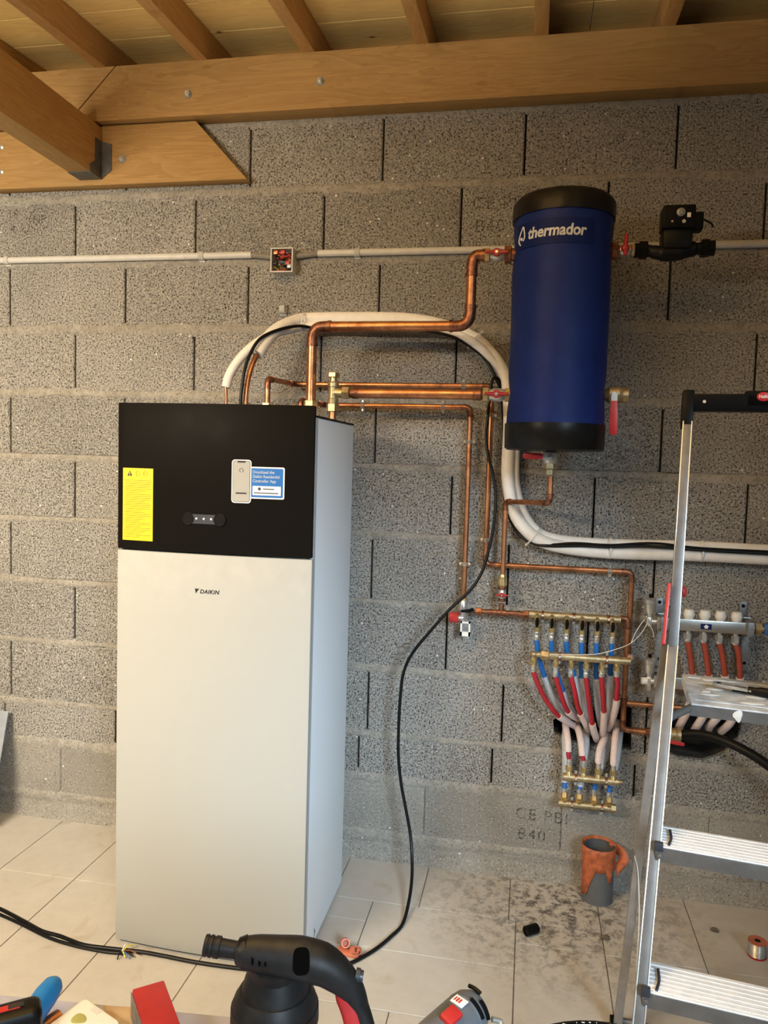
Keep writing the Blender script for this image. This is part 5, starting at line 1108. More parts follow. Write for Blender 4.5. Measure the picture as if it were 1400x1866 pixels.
# ================================================================== STEP LADDER
U_ = V((0.990, -0.139, 0)); N_ = V((0.139, 0.990, 0)); UPZ = V((0, 0, 1))
Lb, Lm, Lt = V((2.315, -1.232, 0.395)), V((2.396, -0.930, 1.091)), V((2.425, -0.802, 1.606))
LF0 = Lb + (Lm - Lb) * (-Lb.z / (Lm.z - Lb.z))
def railpt(z): return lerp(LF0, Lm, z / Lm.z) if z <= Lm.z else lerp(Lm, Lt, (z - Lm.z) / (Lt.z - Lm.z))
def mirror(p):
    s_ = (V(p) - LF0).dot(U_); return V(p) + U_ * 2 * (0.235 - s_)
lad = thing('step_ladder', 'aluminium step ladder with black top handle at the right', 'ladder', (LF0 + mirror(LF0)) / 2)
def bar(a, b, wu, wn, mat, name, parent=lad, du=None, bev=0.002):
    a = V(a); b = V(b); d = (b - a).normalized(); u = (du or U_); u = (u - d * u.dot(d)).normalized(); w = d.cross(u)
    m = MB(); pts = []
    for q in (a, b):
        for su, sw in ((-1, -1), (1, -1), (1, 1), (-1, 1)): pts.append(q + u * su * wu / 2 + w * sw * wn / 2)
    m.add(pts, [(0, 1, 2, 3), (7, 6, 5, 4), (0, 4, 5, 1), (1, 5, 6, 2), (2, 6, 7, 3), (3, 7, 4, 0)]); return m.build(name, M[mat], parent, bevel=bev)
for side in (0, 1):
    f = (lambda p: V(p)) if side == 0 else mirror
    bar(f(LF0), f(Lm), 0.023, 0.050, 'alu', 'front_rail')
    for e_ in (-0.0105, 0.0105):  # thin bright strips stand for light caught on the rail edges
        d0_ = (Lm - LF0).normalized(); fr_ = d0_.cross(U_ - d0_ * U_.dot(d0_)).normalized(); fr_ = fr_ if fr_.dot(N_) < 0 else -fr_
        bar(f(LF0 + U_ * e_) + fr_ * 0.0255, f(Lt + (Lt - Lm).normalized() * -0.005 + U_ * e_) + fr_ * 0.0225 if False else f(Lm + U_ * e_) + fr_ * 0.0255, 0.0028, 0.003, 'alu_glint', 'rail_glint', bev=0.0008)
        bar(f(Lm + U_ * e_ * .92) + fr_ * 0.0225, f(Lt + U_ * e_ * .92) + fr_ * 0.0225, 0.0026, 0.003, 'alu_glint', 'rail_glint', bev=0.0008)
    bar(f(Lm + (Lm - Lb).normalized() * -0.02), f(Lt), 0.021, 0.044, 'alu', 'handle_rail')
    rf = V((2.346, -0.722, 0.000)); hg = V((2.389, -0.894, 1.108))
    bar(f(rf), f(hg), 0.021, 0.034, 'alu_lit', 'rear_leg')
    for q, nm in ((LF0, 'foot_cap'), (rf, 'foot_cap')):
        MB().bevbox(f(q) + V((0, 0, 0.012)), (0.034, 0.056, 0.024), 0.004).build(nm, M['black_pl'], lad)
    # hinge lever
    a, b = V((2.388, -0.911, 1.237)), V((2.379, -0.942, 1.102))
    sd = -1 if side == 0 else 1
    bar(f(a + U_ * -0.004 + N_ * -0.012), f(b + U_ * -0.006 + N_ * -0.02), 0.008, 0.030, 'red_pl', 'hinge_lever', bev=0.003)
MB().lathe(V((2.420, -0.881, 1.214)), U_, [(0, 0.013), (0.006, 0.013), (0.009, 0.008)], 16).build('hinge_knob', M['red_pl'], lad)
for z in (0.238, 0.472, 0.718):
    a = railpt(z) + U_ * 0.012; b = mirror(railpt(z)) - U_ * 0.012; c_ = (a + b) / 2; L = (b - a).dot(U_)
    rot = Matrix((U_, N_, UPZ)).transposed()
    st_ = MB().bevbox(c_ + N_ * 0.008 + V((0, 0, -0.003)), (L + 0.02, 0.100, 0.006), 0.0015, rot).build('tread', M['alu_step'], lad)
    for k in range(7): MB().box(c_ + N_ * (0.008 + (k - 3) * 0.0135) + V((0, 0, 0.0004)), (L + 0.018, 0.0025, 0.0010), rot).build('tread_rib', M['alu_step'], st_)
    MB().bevbox(c_ + N_ * -0.040 + V((0, 0, -0.018)), (L + 0.024, 0.004, 0.032), 0.001, rot).build('step_lip', M['alu'], lad)
    MB().bevbox(c_ + N_ * -0.036 + V((0, 0, -0.0335)), (L + 0.024, 0.012, 0.003), 0.001, rot).build('step_flange', M['alu'], lad)
    MB().bevbox(c_ + N_ * 0.056 + V((0, 0, -0.014)), (L, 0.004, 0.024), 0.001, rot).build('rear_lip', M['alu'], lad)
    for q, s_ in ((a, 1), (b, -1)):
        MB().bevbox(q + U_ * -0.006 * s_ + N_ * -0.041 + V((0, 0, -0.002)), (0.018, 0.014, 0.018), 0.003, rot).build('corner_cap', M['charcoal'], lad)
        MB().tube(fillet([q + U_ * 0.014 * s_ + N_ * -0.036 + V((0, 0, 0.002)), q + U_ * 0.020 * s_ + N_ * -0.005 + V((0, 0, 0.003)), q + U_ * 0.018 * s_ + N_ * 0.03 + V((0, 0, 0.004))], 0.01), 0.003, 6).build('seal', M['charcoal'], lad)
        MB().lathe(q + U_ * -0.004 * s_ + N_ * -0.043 + V((0, 0, -0.022)), -N_, [(0, 0.006), (0.002, 0.0055), (0.003, 0.002)], 12).build('rivet', M['alu'], lad)
# lower brace between rear legs
zr_ = 0.035; a = lerp(rf, hg, zr_ / hg.z); b = mirror(a); MB().cyl(a + U_ * 0.008, b - U_ * 0.008, 0.008, 12).build('rear_brace', M['alu'], lad)
# platform
pa, pb_ = V((2.474, -0.654, 0.962)), V((2.445, -0.920, 0.962)); ND = (pb_ - pa); pe = U_ * 0.40
plat = MB().add([pa, pb_, pb_ + pe, pa + pe] + [q - V((0, 0, 0.03)) for q in (pa, pb_, pb_ + pe, pa + pe)], [(0, 1, 2, 3), (7, 6, 5, 4), (0, 4, 5, 1), (1, 5, 6, 2), (2, 6, 7, 3), (3, 7, 4, 0)]).build('platform', M['tray'], lad, bevel=0.004)
plat['label'] = 'platform smeared with white filler'
MB().add([pb_ + V((0, -0.0015, -0.004)), pb_ + pe + V((0, -0.0015, -0.004)), pb_ + pe + V((0, -0.0015, -0.0295)), pb_ + V((0, -0.0015, -0.0295))] + [q + V((0, 0.001, 0)) for q in (pb_ + V((0, -0.0015, -0.004)), pb_ + pe + V((0, -0.0015, -0.004)), pb_ + pe + V((0, -0.0015, -0.0295)), pb_ + V((0, -0.0015, -0.0295)))], [(0, 1, 2, 3), (7, 6, 5, 4), (0, 4, 5, 1), (1, 5, 6, 2), (2, 6, 7, 3), (3, 7, 4, 0)]).build('lip_shade_plate', M['alu'], plat)  # darker plate laid over the front edge as its painted shade
for k in range(2):
    o_ = pa + ND * (0.12 + 0.76 * k) + U_ * 0.012 + V((0, 0, 0.0006)); bar(o_, o_ + U_ * 0.37, 0.004, 0.0012, 'tray', 'platform_rib', plat, du=N_, bev=0)
MB().cyl(railpt(0.94) + N_ * 0.01, pb_ + V((0.01, 0.02, -0.014)), 0.009, 12).build('platform_bar', M['alu'], lad)
random.seed(5)
for i in range(9):
    c_ = pa + ND * random.uniform(.15, .85) + U_ * random.uniform(.02, .2) + V((0, 0, 0.0015))
    m = MB().ball(c_, 1, 10, (random.uniform(.012, .03), random.uniform(.006, .014), 0.0022))
    for q in m.v: q += V((1, 0, 0)) * 0.006 * noise.noise(q * 60)
    m.build('filler_smear', M['putty'], plat)
for px_, sc_ in (((2.711, 0.000, 0.664), 1), ((2.803, 0.000, 0.663), 1.3)): pass
for f_ in (0.10, 0.215): 
    m = MB().ball(pb_ + U_ * f_ + V((0, -0.002, -0.016)), 1, 10, (0.011, 0.003, 0.012)); 
    for q in m.v: q += V((noise.noise(q * 80) * 0.006, 0, noise.noise(q * 80 + V((9, 0, 0))) * 0.006))
    m.build('filler_blob', M['putty'], plat)
# paint run along the rear leg and front rail
MB().tube(smooth([(2.351, -0.838, 0.542), (2.364, -0.818, 0.491), (2.373, -0.814, 0.376), (2.379, -0.783, 0.226), (2.386, -0.776, 0.072)], 6), 0.0013, 6).build('white_string', M['white_pl'], lad)
# black top handle
hl = Lt + V((0, 0, -0.006)); hz = V((2.419, -0.793, 1.689)).z
a, b = hl - U_ * 0.002, mirror(hl) + U_ * 0.002
for q in (a, b):
    d_ = (Lt - Lm).normalized(); bar(q + V((0, 0, 0.0)), q + d_ * (hz - q.z - 0.0), 0.027, 0.05, 'black_pl', 'corner_bracket', bev=0.006)
hb0 = a + (Lt - Lm).normalized() * (hz - a.z - 0.031); hb1 = b + (Lt - Lm).normalized() * (hz - b.z - 0.031)
rot = Matrix((U_, N_, UPZ)).transposed(); hc = (hb0 + hb1) / 2
MB().bevbox(hc + V((0, 0, 0.004)), ((hb1 - hb0).length, 0.040, 0.042), 0.005, rot).build('top_handle', M['black_pl'], lad)
MB().bevbox(hc + V((0, 0, 0.012)), ((hb1 - hb0).length - 0.25, 0.040, 0.040), 0.005, rot).build('handle_crest', M['black_pl'], lad)
bc = V((2.587, -0.818, 1.674)); bc = hb0 + U_ * ((bc - hb0).dot(U_)) - N_ * 0.0205; bc.z = V((2.587, -0.818, 1.674)).z
m = MB().lathe((0, 0, 0), (0, -1, 0), [(0, 1), (0.0015, 1), (0.002, 0.9), (0.002, 0)], 28)
m.warp(lambda q: rot @ V((q.x * 0.0145, q.y, q.z * 0.0105)) + bc); bd = m.build('maker_badge', M['badge'], lad, label='round red maker badge with white lettering')
tm = text_mb('Hailo', 0.0095, 0.0002, 0.0003, align='CENTER'); tm.warp(lambda q: rot @ V((q.x, q.y - 0.0023, q.z - 0.003)) + bc).build('badge_text', M['print_white'], bd)
MB().lathe(hb0 + U_ * 0.036 - N_ * 0.021 + V((0, 0, 0.006)), -N_, [(0, 0.004), (0.0015, 0.003), (0.0015, 0)], 10).build('paint_fleck', M['putty'], lad)
# pliers lying on the platform
zt_ = 0.962
pl = thing('adjustable_pliers', 'grey metal pliers with black grips lying on the ladder platform', 'tool', (2.574, -0.781, 0.962))
p0, p1, p2 = V((2.527, -0.794, 0.974)), V((2.600, -0.832, 0.974)), V((2.686, -0.860, 0.974))
d_ = (p1 - p0).normalized(); w_ = d_.cross(UPZ)
m = MB(); m.prism([p0 - d_ * 0.008 + w_ * 0.006, p0 - d_ * 0.008 - w_ * 0.006, p0 + d_ * 0.01 - w_ * 0.013, p1 - w_ * 0.010, p1 + w_ * 0.008, p0 + d_ * 0.012 + w_ * 0.011], (0, 0, 0.008)); m.build('jaw', M['nickel'], pl, bevel=0.003)
MB().cyl(p0 + d_ * 0.006 + V((0, 0, 0.006)), p0 + d_ * 0.006 + V((0, 0, 0.0088)), 0.0052, 14).build('pivot_hole', M['black_pl'], pl)
for k in range(5): bar(p0 + d_ * (0.045 + 0.005 * k) + w_ * 0.004 + V((0, 0, 0.0083)), p0 + d_ * (0.046 + 0.005 * k) - w_ * 0.005 + V((0, 0, 0.0083)), 0.002, 0.0006, 'print_black', 'engraved_mark', pl, bev=0)
MB().tube(smooth([p1 - d_ * 0.01 + V((0, 0, 0.004)), lerp(p1, p2, .4) + V((0, 0, 0.004)), p2 + V((0, 0, 0.003))], 5), [0.009] * 3 + [0.0115] * 4 + [0.0115] * 4, 10).build('grip', M['black_rub'], pl)
q0 = p0 + d_ * 0.045 - w_ * -0.0; 
MB().tube(smooth([p0 + d_ * 0.035 - w_ * 0.012 - V((0, 0, 0.006)), p0 + d_ * 0.055 - w_ * 0.022 - V((0, 0, 0.006)), p1 - w_ * 0.024 - V((0, 0, 0.004)), p2 - w_ * 0.03 - V((0, 0, 0.004))], 5), [0.004] * 5 + [0.0055] * 5 + [0.008] * 6, 10).build('lower_grip', M['black_rub'], pl)

# ================================================================== THINGS ON THE FLOOR
dp = V((2.346, -0.082, 0)); DR = 0.0525; DHT = 0.188
t = thing('drain_stub', 'grey plastic drain pipe stub with torn orange tape round its rim', 'pipe', dp)
MB().lathe(dp, (0, 0, 1), [(0, DR + 0.002), (0.004, DR), (DHT, DR), (DHT, DR - 0.004), (0.03, DR - 0.004), (0.03, 0)], 36).build('pipe_length', M['grey_pipe'], t)
m = MB(); n = 60
for i in range(n + 1):
    a = 2 * math.pi * i / n; fr = 0.5 - 0.5 * math.cos(a - math.pi * 1.5 + math.pi)   # 1 toward the camera
    ang = a; fx_ = math.cos(a); fy_ = math.sin(a)
    low = 0.09
    if fy_ < 0.35:
        low = 0.118
        if fx_ < -0.25: low = 0.118 - 0.092 * min(1, (-fx_ - 0.25) / 0.5) ** 1.3
        elif 0.42 < fx_ < 0.78: low = 0.085
    low += 0.006 * noise.noise(V((fx_ * 4, fy_ * 4, 0)))
    for j in range(5):
        z = low + (DHT + 0.008 - low) * j / 4; rr = DR + 0.0015 + 0.0035 * (0.5 + noise.noise(V((fx_ * 5, fy_ * 5, z * 40)))) + (0.003 if j == 4 else 0)
        m.v.append(V((dp.x + rr * fx_, dp.y + rr * fy_, z)))
for i in range(n):
    for j in range(4): m.f.append((i * 5 + j, (i + 1) * 5 + j, (i + 1) * 5 + j + 1, i * 5 + j + 1))
o = m.build('torn_tape', M['orange'], t, sharp=50); md = o.modifiers.new('thick', 'SOLIDIFY'); md.thickness = 0.0012
m = MB(); cen = [V((2.380, -0.060, 0.192)), V((2.412, -0.070, 0.193)), V((2.433, -0.085, 0.180)), V((2.442, -0.095, 0.157)), V((2.429, -0.105, 0.135)), V((2.412, -0.110, 0.112)), V((2.409, -0.112, 0.099))]
cc_ = smooth(cen, 5); 
for i, q in enumerate(cc_):
    tt = i / (len(cc_) - 1); q = V(q); wv = (V((2.393, -0.080, 0.145)) - q); wv.y = 0.25 * wv.length; wv = wv.normalized() * (0.033 * (1 - 0.8 * tt ** 4))
    m.v += [q - wv * .1 + V((0, 0, 0.004 * noise.noise(q * 60))), q + wv * .45 + V((0.002, -0.006, 0.002)) * math.sin(tt * 11), q + wv]
for q in m.v: q.y = min(q.y, -0.012)
for i in range(len(cc_) - 1):
    for j in range(2): m.f.append((i * 3 + j, (i + 1) * 3 + j, (i + 1) * 3 + j + 1, i * 3 + j + 1))
o = m.build('tape_flap', M['orange'], t, sharp=50); md = o.modifiers.new('thick', 'SOLIDIFY'); md.thickness = 0.0012
ca_ = V((2.103, -0.361, 0.016)); cb_ = V((2.146, -0.329, 0.016))
t = thing('pipe_end_cap', 'small black pipe cap lying on the tiles', 'cap', (2.124, -0.339, 0.000))
m = MB(); m.lathe(ca_, cb_ - ca_, [(0.004, 0), (0.004, 0.012), (0, 0.0125), (0, 0.0155), (0.044, 0.0155), (0.047, 0.013), (0.047, 0)], 20); m.build('cap_body', M['black_pl'], t)
for k in range(10):
    a = k * math.pi / 5; ax = (cb_ - ca_).normalized(); s1_ = ax.cross(UPZ).normalized(); 
    off = s1_ * math.cos(a) * 0.0152 + UPZ * math.sin(a) * 0.0152; MB().tube([ca_ + off + ax * .004, ca_ + off + ax * 0.04], 0.0008, 5).build('grip_rib', M['black_pl'], t)
sp = V((2.810, -0.313, 0.000)); sp.y += 0.02
t = thing('solder_spool', 'small spool of silvery solder wire on the tiles at right', 'spool', sp)
MB().lathe(sp, (0, 0, 1), [(0, 0.028), (0.003, 0.028), (0.003, 0.024)], 28).build('lower_flange', M['red_pl'], t)
pr = [(0.003, 0.020)]
for k in range(16): pr += [(0.004 + k * 0.0026, 0.0255), (0.0053 + k * 0.0026, 0.0268)]
MB().lathe(sp, (0, 0, 1), pr + [(0.046, 0.0255)], 28).build('solder_winding', M['nickel'], t)
MB().lathe(sp + V((0, 0, 0.046)), (0, 0, 1), [(0, 0.024), (0, 0.028), (0.003, 0.028), (0.003, 0.009), (-0.02, 0.009)], 28).build('upper_flange', M['orange_pl'], t); MB().cyl(sp + V((0, 0, 0.03)), sp + V((0, 0, 0.0493)), 0.0088, 16).build('spool_hole', M['black_pl'], t)
random.seed(9)
for p, s_, lab in (((2.353, -0.316, 0.000), 0.012, 'grey mortar crumb on the tile joint below the drain stub'), ((2.709, -0.190, 0.000), 0.011, 'brown crumb of debris near the solder spool'), ((2.074, -0.342, 0.000), 0.006, 'tiny crumb on the tile corner beside the black cap')):
    m = MB().ball(V(p) + V((0, 0, s_ * .35)), s_, 12, (1.2, .9, .55))
    for q in m.v: q += (q - V(p)) * 0.5 * noise.noise(q * 150)
    for q in m.v: q.z = max(q.z, 0.0004)
    tag(m.build('mortar_crumb', M['stone']), lab, 'crumb')
oc = V((1.577, -0.581, 0.000))
t = thing('orange_cable_grommet', 'crumpled orange rubber piece on the floor behind the blowtorch', 'rubber', oc)
for dx, dy, dz, r_, ax in ((-0.018, 0.02, 0.022, 0.016, (0.3, -0.8, 0.5)), (0.012, 0.0, 0.014, 0.013, (0.6, -0.5, 0.6)), (0.028, 0.012, 0.012, 0.009, (0.2, -0.9, 0.3))):
    MB().lathe(oc + V((dx, dy, dz)), ax, [(0, r_ * .6), (0, r_), (0.022, r_ * .85), (0.022, r_ * .6), (0.004, r_ * .5)], 14).build('rubber_lobe', M['orange_pl'], t)
MB().bevbox(oc + V((-0.002, 0.0, 0.008)), (0.07, 0.03, 0.014), 0.005).build('rubber_base', M['orange_pl'], t)
# zinc sheet leaning at the left edge
a = V((0.004, -0.030, 0.433)); mm = V((0.019, -0.100, 0.259)); d_ = (mm - a); b = a + d_ * (a.z / -d_.z); b.z = 0.0008
lf = V((-0.55, 0, 0)); th = V((0, 0.0, 0)); nrm = (b - a).cross(lf).normalized() * 0.004
m = MB().add([a, b, b + lf, a + lf, a + nrm, b + nrm, b + lf + nrm, a + lf + nrm], [(0, 1, 2, 3), (7, 6, 5, 4), (0, 4, 5, 1), (1, 5, 6, 2), (2, 6, 7, 3), (3, 7, 4, 0)])
zmin = min(q.z for q in m.v); m.v = [q - V((0, 0, zmin - 0.0005)) for q in m.v]
tag(m.build('zinc_sheet', M['sheet']), 'blue-grey sheet leaning on the wall at the left photo edge', 'sheet')

# ================================================================== WORK TABLE IN THE FOREGROUND
ZT = 0.80
e0, e1 = V((1.304, -1.938, 0.800)), V((2.174, -1.852, 0.800)); back = V(((e1 - e0).y, -(e1 - e0).x, 0)).normalized() * 0.55
tb_ = thing('work_table', 'pale work table at the bottom edge holding the tools', 'table', (e0 + e1) / 2 + back / 2 - V((0, 0, ZT)))
MB().prism([e0, e1, e1 + back, e0 + back], (0, 0, -0.028)).build('table_top', M['table'], tb_, bevel=0.003)
for q, s1_, s2_ in ((e0, 1, 1), (e1, -1, 1), (e1 + back, -1, -1), (e0 + back, 1, -1)):
    c_ = q + (e1 - e0).normalized() * 0.06 * s1_ + back.normalized() * 0.06 * s2_
    MB().box((c_.x, c_.y, (ZT - 0.028) / 2), (0.045, 0.045, ZT - 0.030)).build('leg', M['table_leg'], tb_)
# blow torch
PXM = 0.8 / 1400
tp = V((1.815, -2.016, 0.906)); 
tor = thing('blow_torch', 'black and red gas blowtorch standing at the bottom centre', 'blowtorch', (tp.x, tp.y, ZT))
z0_ = tp.z
MB().lathe((tp.x, tp.y, ZT), (0, 0, 1), [(0, 0.040), (0.004, 0.0445), (z0_ - ZT - 0.004, 0.0445)], 40).build('gas_cartridge', M['red_pl'], tor)
MB().lathe((tp.x, tp.y, z0_ - 0.006), (0, 0, 1), [(0, 0.0452), (0.003, 0.0470), (0.018, 0.0465), (0.0185, 0.0450), (0.026, 0.0435), (0.036, 0.0375), (0.0365, 0.0355), (0.048, 0.0325), (0.058, 0.029), (0.064, 0.027)], 40).build('shroud', M['torch'], tor)
MB().lathe((tp.x, tp.y, z0_ + 0.026), (0.12, -0.55, 0.8), [(0, 0.036), (0.008, 0.033), (0.012, 0.026)], 32).build('shroud_collar', M['torch'], tor)
ng = V((tp.x - 0.002, tp.y - 0.044, z0_ + 0.006)); MB().bevbox(ng, (0.026, 0.012, 0.0035), 0.0012).build('slot', M['black_pl'], tor)
bodyp = [(1.780, -2.038, 0.985), (1.788, -2.037, 0.985), (1.801, -2.034, 0.984), (1.821, -2.030, 0.982), (1.843, -2.026, 0.980), (1.866, -2.022, 0.975), (1.883, -2.020, 0.965), (1.898, -2.018, 0.950), (1.908, -2.017, 0.930), (1.917, -2.018, 0.906), (1.925, -2.018, 0.880)]
rad = [20, 27, 31, 34, 37, 36, 31, 24, 17, 16, 16]
bs = smooth(bodyp, 5); rs_ = [rad[min(i // 5, 10)] * (1 - (i % 5) / 5) + rad[min(i // 5 + 1, 10)] * ((i % 5) / 5) for i in range(len(bs))]
MB().tube(bs, [r_ * PXM for r_ in rs_], 22).build('torch_body', M['torch'], tor)
hs = [V((1.888, -2.020, 0.953)), V((1.893, -2.019, 0.942)), V((1.900, -2.019, 0.925)), V((1.906, -2.020, 0.903)), V((1.913, -2.020, 0.877))]
MB().tube(smooth(hs, 5), [0.006, 0.008, 0.009, 0.010, 0.0105] + [0.0112] * 16, 16).build('red_grip_insert', M['red_pl'], tor)
MB().tube([(1.817, -2.027, 0.977), tp + V((0, 0, 0.05))], [0.024, 0.030], 20).build('neck', M['torch'], tor)
n0, n1 = V((1.783, -2.037, 0.986)), V((1.746, -2.044, 0.991)); NL = (n1 - n0).length
MB().lathe(n0, n1 - n0, [(t_ * NL, v * PXM) for t_, v in ((0, 15), (0.55, 16), (0.57, 19), (0.70, 19), (0.715, 17), (0.755, 17), (0.77, 19), (0.84, 19), (0.855, 17), (0.89, 17), (0.905, 19), (0.98, 18.5), (1.0, 17), (1.0, 11), (0.9, 10))], 26).build('nozzle', M['torch'], tor)
a, b = V((1.788, -2.036, 0.985)), V((1.780, -2.038, 0.986)); MB().tube([a, b], [0.0165, 0.0125], 20).build('nozzle_collar', M['black_pl'], tor)
# raised black patches painting the shade of trigger recess, side slots and screw hole
vw = (V((2.06, -2.766, 1.5)) - V((1.846, -2.026, 0.978))).normalized()
def patch(px_c, rx, rz, tilt, name, mat, depth=0.0016):
    c_ = V(px_c); n_ = vw; r_ = V((0.98, 0.19, 0.03)); r_ = (r_ - n_ * r_.dot(n_)).normalized(); u_ = n_.cross(r_)
    ca, sa = math.cos(tilt), math.sin(tilt); r2, u2 = r_ * ca + u_ * sa, u_ * ca - r_ * sa
    pts = []
    for k in range(20):
        a = 2 * math.pi * k / 20; cx, sy = math.cos(a), math.sin(a)
        pts.append(c_ + r2 * rx * math.copysign(abs(cx) ** .6, cx) + u2 * rz * math.copysign(abs(sy) ** .6, sy))
    return MB().prism(pts, -n_ * depth * 4).build(name, M[mat], tor)
patch(V((1.846, -2.026, 0.977)) + vw * (37 * PXM + 0.0012), 15 * PXM, 22 * PXM, 0.05, 'trigger_shade', 'recess_shade')
for i, px_ in enumerate((463, 475, 486)):
    patch([V((1.797, -2.035, 0.980)), V((1.804, -2.034, 0.979)), V((1.810, -2.033, 0.979))][i] + vw * (32 * PXM + 0.0005), 2.2 * PXM, 13 * PXM, 0.05, 'vent_slot', 'recess_shade')
patch(V((1.873, -2.021, 0.969)) + vw * (33.5 * PXM - 0.001), 5 * PXM, 5 * PXM, 0, 'screw_shade', 'recess_shade')
bp_ = V((1.902, -2.016, 0.964)); bq_ = V((1.910, -2.015, 0.963)); MB().tube([bp_, lerp(bp_, bq_, .55), lerp(bp_, bq_, .6), bq_], [13 * PXM, 13 * PXM, 11 * PXM, 10 * PXM], 16).build('valve_knob', M['charcoal'], tor)
# cordless drill
da, db = V((1.983, -2.006, 0.892)), V((2.018, -1.953, 0.897)); dax = (db - da).normalized(); DL = (db - da).length; RD = 0.0245
dr = thing('cordless_drill', 'slate grey cordless drill head with red button at the bottom edge', 'drill', (da + db) / 2 - V((0, 0, 0.06)))
MB().lathe(da - dax * 0.05, dax, [(0, RD * .9), (0.01, RD), (DL + 0.036, RD), (DL + 0.037, RD * .96), (DL + 0.040, RD * .96), (DL + 0.041, RD), (DL + 0.052, RD * .95), (DL + 0.060, RD * .78), (DL + 0.063, RD * .4), (DL + 0.063, 0.0)], 32).build('motor_housing', M['tool_grey'], dr)
vd = (V((2.06, -2.766, 1.5)) - db).normalized(); lu = UPV * 0.7 - RGT * 0.7
nv = (vd - dax * vd.dot(dax)).normalized(); sdv = (lu - dax * lu.dot(dax)); sdv = (sdv - nv * sdv.dot(nv)).normalized()
def dpt(t_, ang, r_=1.0): return db + dax * t_ + (nv * math.cos(ang) + sdv * math.sin(ang)) * RD * r_
for t_, a0, a1 in ((0.002, -0.75, 0.05), (-0.006, -0.55, 0.35), (0.008, 0.25, 0.9)):
    MB().tube([dpt(t_, a0 + (a1 - a0) * j / 8) for j in range(9)], 0.0024, 6).build('vent_slot', M['black_pl'], dr)
def dbox(t_, ang, size, name, mat, parent, lift=1.0, bev=0.001):
    n_ = nv * math.cos(ang) + sdv * math.sin(ang); rr = Matrix((dax, n_.cross(dax), n_)).transposed()
    return MB().bevbox(dpt(t_, ang, lift), size, bev, rr).build(name, M[mat], parent)
dbox(-0.040, 0.35, (0.022, 0.016, 0.008), 'red_button', 'red_pl', dr, 1.03, 0.003)
lbo = dbox(-0.018, 0.62, (0.012, 0.016, 0.0014), 'white_label', 'print_white', dr, 1.0, 0.0004)
for k in range(3): dbox(-0.018, 0.82 - 0.13 * k, (0.006, 0.0016, 0.0014), 'label_mark', 'red_pl', lbo, 1.03, 0.0002)
MB().tube(smooth([dpt(0.008, -0.9, 1.0), dpt(0.016, -1.1, 1.3), dpt(-0.01, -1.25, 1.45), dpt(-0.03, -1.3, 1.4)], 5), 0.003, 8).build('belt_clip', M['nickel'], dr)
hdn = da + dax * DL * 0.15; MB().tube([hdn, V((hdn.x, hdn.y - 0.01, ZT + 0.05))], [0.019, 0.017], 16).build('pistol_grip', M['tool_grey'], dr)
MB().bevbox((hdn.x, hdn.y - 0.01, ZT + 0.0262), (0.075, 0.11, 0.052), 0.008).build('battery', M['black_pl'], dr)
# red spirit-level block
ra, rb2, rc = V((1.602, -1.930, 0.840)), V((1.634, -1.907, 0.840)), V((1.688, -1.973, 0.840))
rw = rb2 - ra; rl = (rc - rb2); rl = rl.normalized() * 0.24; rwl = rw.length; sdir = rl.cross(UPZ).normalized(); sdir = sdir if sdir.dot(rw) > 0 else -sdir
m = MB(); pts = [ra, ra + sdir * rwl, ra + sdir * rwl + rl, ra + rl]
lv_ = thing('red_spirit_level', 'worn red block-shaped spirit level between white box and torch', 'level', pts[0] - V((0, 0, 0.04)))
m.prism([q for q in pts], (0, 0, -0.0385)).build('level_body', M['red_paint'], lv_, bevel=0.003)
for q in (pts[0], pts[1]): pass
MB().prism([pts[0] - sdir * 0.0012 + V((0, 0, -0.004)), pts[0] - sdir * 0.0012 + V((0, 0, -0.036)), pts[3] - sdir * 0.0012 + V((0, 0, -0.036)), pts[3] - sdir * 0.0012 + V((0, 0, -0.004))], sdir * 0.001).build('side_strip', M['galv'], lv_)
# white plastic box with olive spot
wa, wb, wd = V((1.545, -1.940, 0.828)), V((1.609, -1.968, 0.828)), V((1.533, -1.978, 0.828))
wx = wb - wa; wy = wd - wa; wy = wy.normalized() * 0.075
wbx = thing('white_plastic_box', 'white plastic box with an olive stain beside the red level', 'box', wa + (wx + wy) / 2 - V((0, 0, 0.028)))
corners = [wa, wb, wb + wy, wa + wy]
MB().prism(fillet(corners + [corners[0], corners[1]], 0.011, 4)[6:-2] if False else corners, (0, 0, -0.0265)).build('box_body', M['white_pl'], wbx, bevel=0.006)
q = V((1.559, -1.976, 0.828)); m = MB().ball(q, 1, 16, (0.009, 0.007, 0.0009))
for v_ in m.v: v_ += V((noise.noise(v_ * 90), noise.noise(v_ * 90 + V((5, 0, 0))), 0)) * 0.003
m.build('olive_spot', M['olive'], wbx)
q = V((1.571, -1.960, 0.828)); MB().box(q, (0.014, 0.007, 0.0006), Matrix.Rotation(math.atan2(wx.y, wx.x), 3, 'Z')).build('moulded_mark', M['pvc'], wbx)
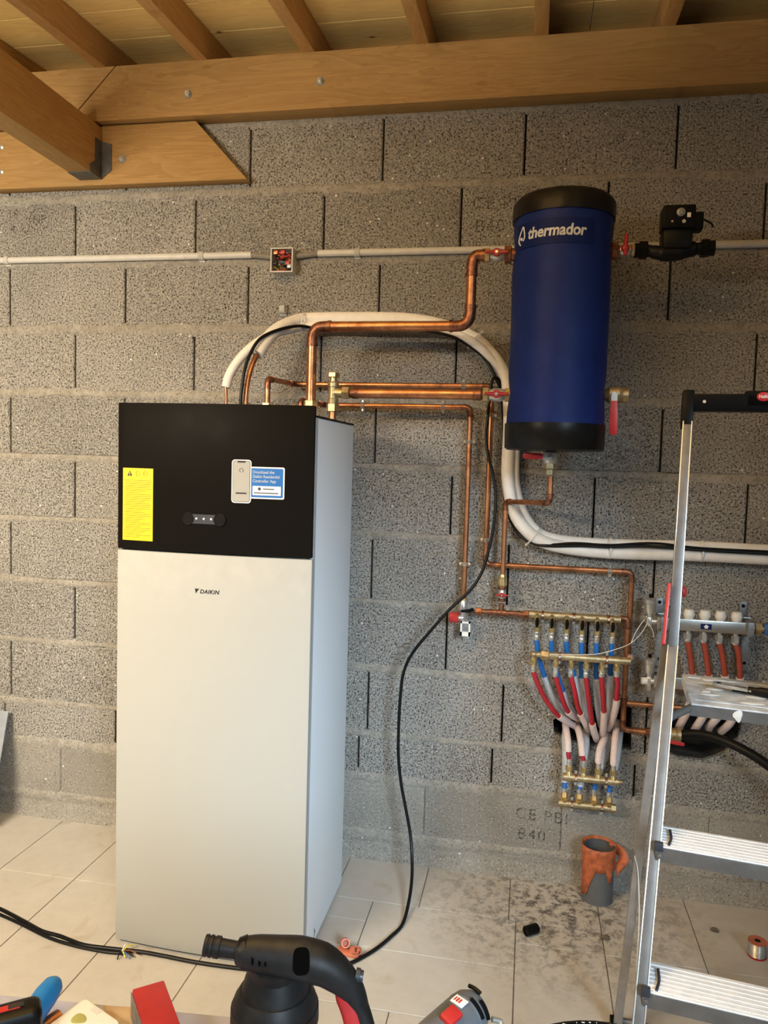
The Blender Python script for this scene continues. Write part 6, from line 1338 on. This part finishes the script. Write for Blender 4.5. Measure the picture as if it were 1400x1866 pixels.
# blue handle, black and red tool, copper offcut, cardboard
ba, bb = V((1.503, -1.941, 0.838)), V((1.514, -2.017, 0.838)); d_ = (bb - ba).normalized()
bh = thing('blue_handled_tool', 'tool with a bright blue rounded handle at lower left', 'tool', ba - V((0, 0, 0.038)))
MB().tube([ba - d_ * 0.006, ba - d_ * 0.003, ba + d_ * 0.004, ba + d_ * 0.02, ba + d_ * 0.06, ba + d_ * 0.11], [0.003, 0.0085, 0.0125, 0.0145, 0.0145, 0.0135], 20).build('handle', M['tool_blue'], bh)
MB().tube([ba + d_ * 0.11, ba + d_ * 0.19], [0.006, 0.005], 12).build('shank', M['nickel'], bh)
MB().box((ba + d_ * 0.05) - V((0, 0, 0.0262)), (0.02, 0.03, 0.022)).build('handle_foot', M['tool_blue'], bh)
ka, kb = V((1.543, -2.040, 0.892)), V((1.493, -2.079, 0.892)); d_ = (kb - ka).normalized(); w_ = d_.cross(UPZ)
kt = thing('black_red_tool', 'black tool grip with a red inlay at the lower left corner', 'tool', ka - V((0, 0, 0.092)))
rotk = Matrix((d_, w_, UPZ)).transposed()
MB().bevbox(ka + d_ * 0.055 - V((0, 0, 0.018)), (0.13, 0.034, 0.036), 0.012, rotk, 4).build('grip', M['black_rub'], kt)
MB().bevbox(ka + d_ * 0.062 + V((0, 0, 0.0002)), (0.10, 0.009, 0.0016), 0.0006, rotk).build('red_inlay', M['red_pl'], kt)
MB().bevbox(ka + d_ * 0.016 + V((0, 0, 0.0008)), (0.016, 0.007, 0.0014), 0.0005, rotk).build('hang_hole', M['void'], kt)
MB().box(ka + d_ * 0.105 - V((0, 0, 0.0635)), (0.03, 0.024, 0.056), rotk).build('handle_leg', M['black_rub'], kt)
ca_, cb_ = V((1.525, -1.963, 0.812)), V((1.514, -1.988, 0.812))
tag(MB().lathe(ca_, cb_ - ca_, [(0.004, 0.009), (0, 0.009), (0, 0.0115), (0.09, 0.0115), (0.09, 0.009), (0.086, 0.009)], 20).build('copper_offcut', M['copper']), 'short bright copper pipe offcut beside the white box', 'pipe')
q = [V((1.556, -1.918, 0.801)), V((1.592, -1.913, 0.801)), V((1.615, -1.940, 0.801)), V((1.583, -1.948, 0.801))]
tag(MB().prism(q, (0, 0, 0.0014)).build('cardboard_scrap', M['table_leg']), 'brown cardboard scrap between the white box and red level', 'cardboard')
# coil of black hose, only its upper edge shows
cp = V((2.109, -1.949, 0.900)); cc = cp + V((0.06, -0.11, 0)); hose = thing('hose_coil', 'coil of black printed hose just showing at the bottom edge', 'hose', (cc.x, cc.y, ZT))
for k in range(4):
    rr = 0.12; ring = [(cc.x + rr * math.cos(a * math.pi / 24), cc.y + rr * math.sin(a * math.pi / 24), ZT + 0.0125 + k * 0.0245) for a in range(48)]
    MB().tube(ring, 0.0122, 12, close=True).build('hose_loop', M['black_pl'], hose)
m = MB()
for k in range(26):
    a = math.pi * (0.25 + 0.5 * k / 26); 
    if k % 5 == 4: continue
    q = V((cc.x + 0.1205 * math.cos(a), cc.y + 0.1205 * math.sin(a), ZT + 0.0125 + 3 * 0.0245 + 0.0121)); m.box(q, (0.0008 + 0.0012 * (k % 3), 0.0011, 0.0006))
m.build('hose_print', M['print_white'], hose)
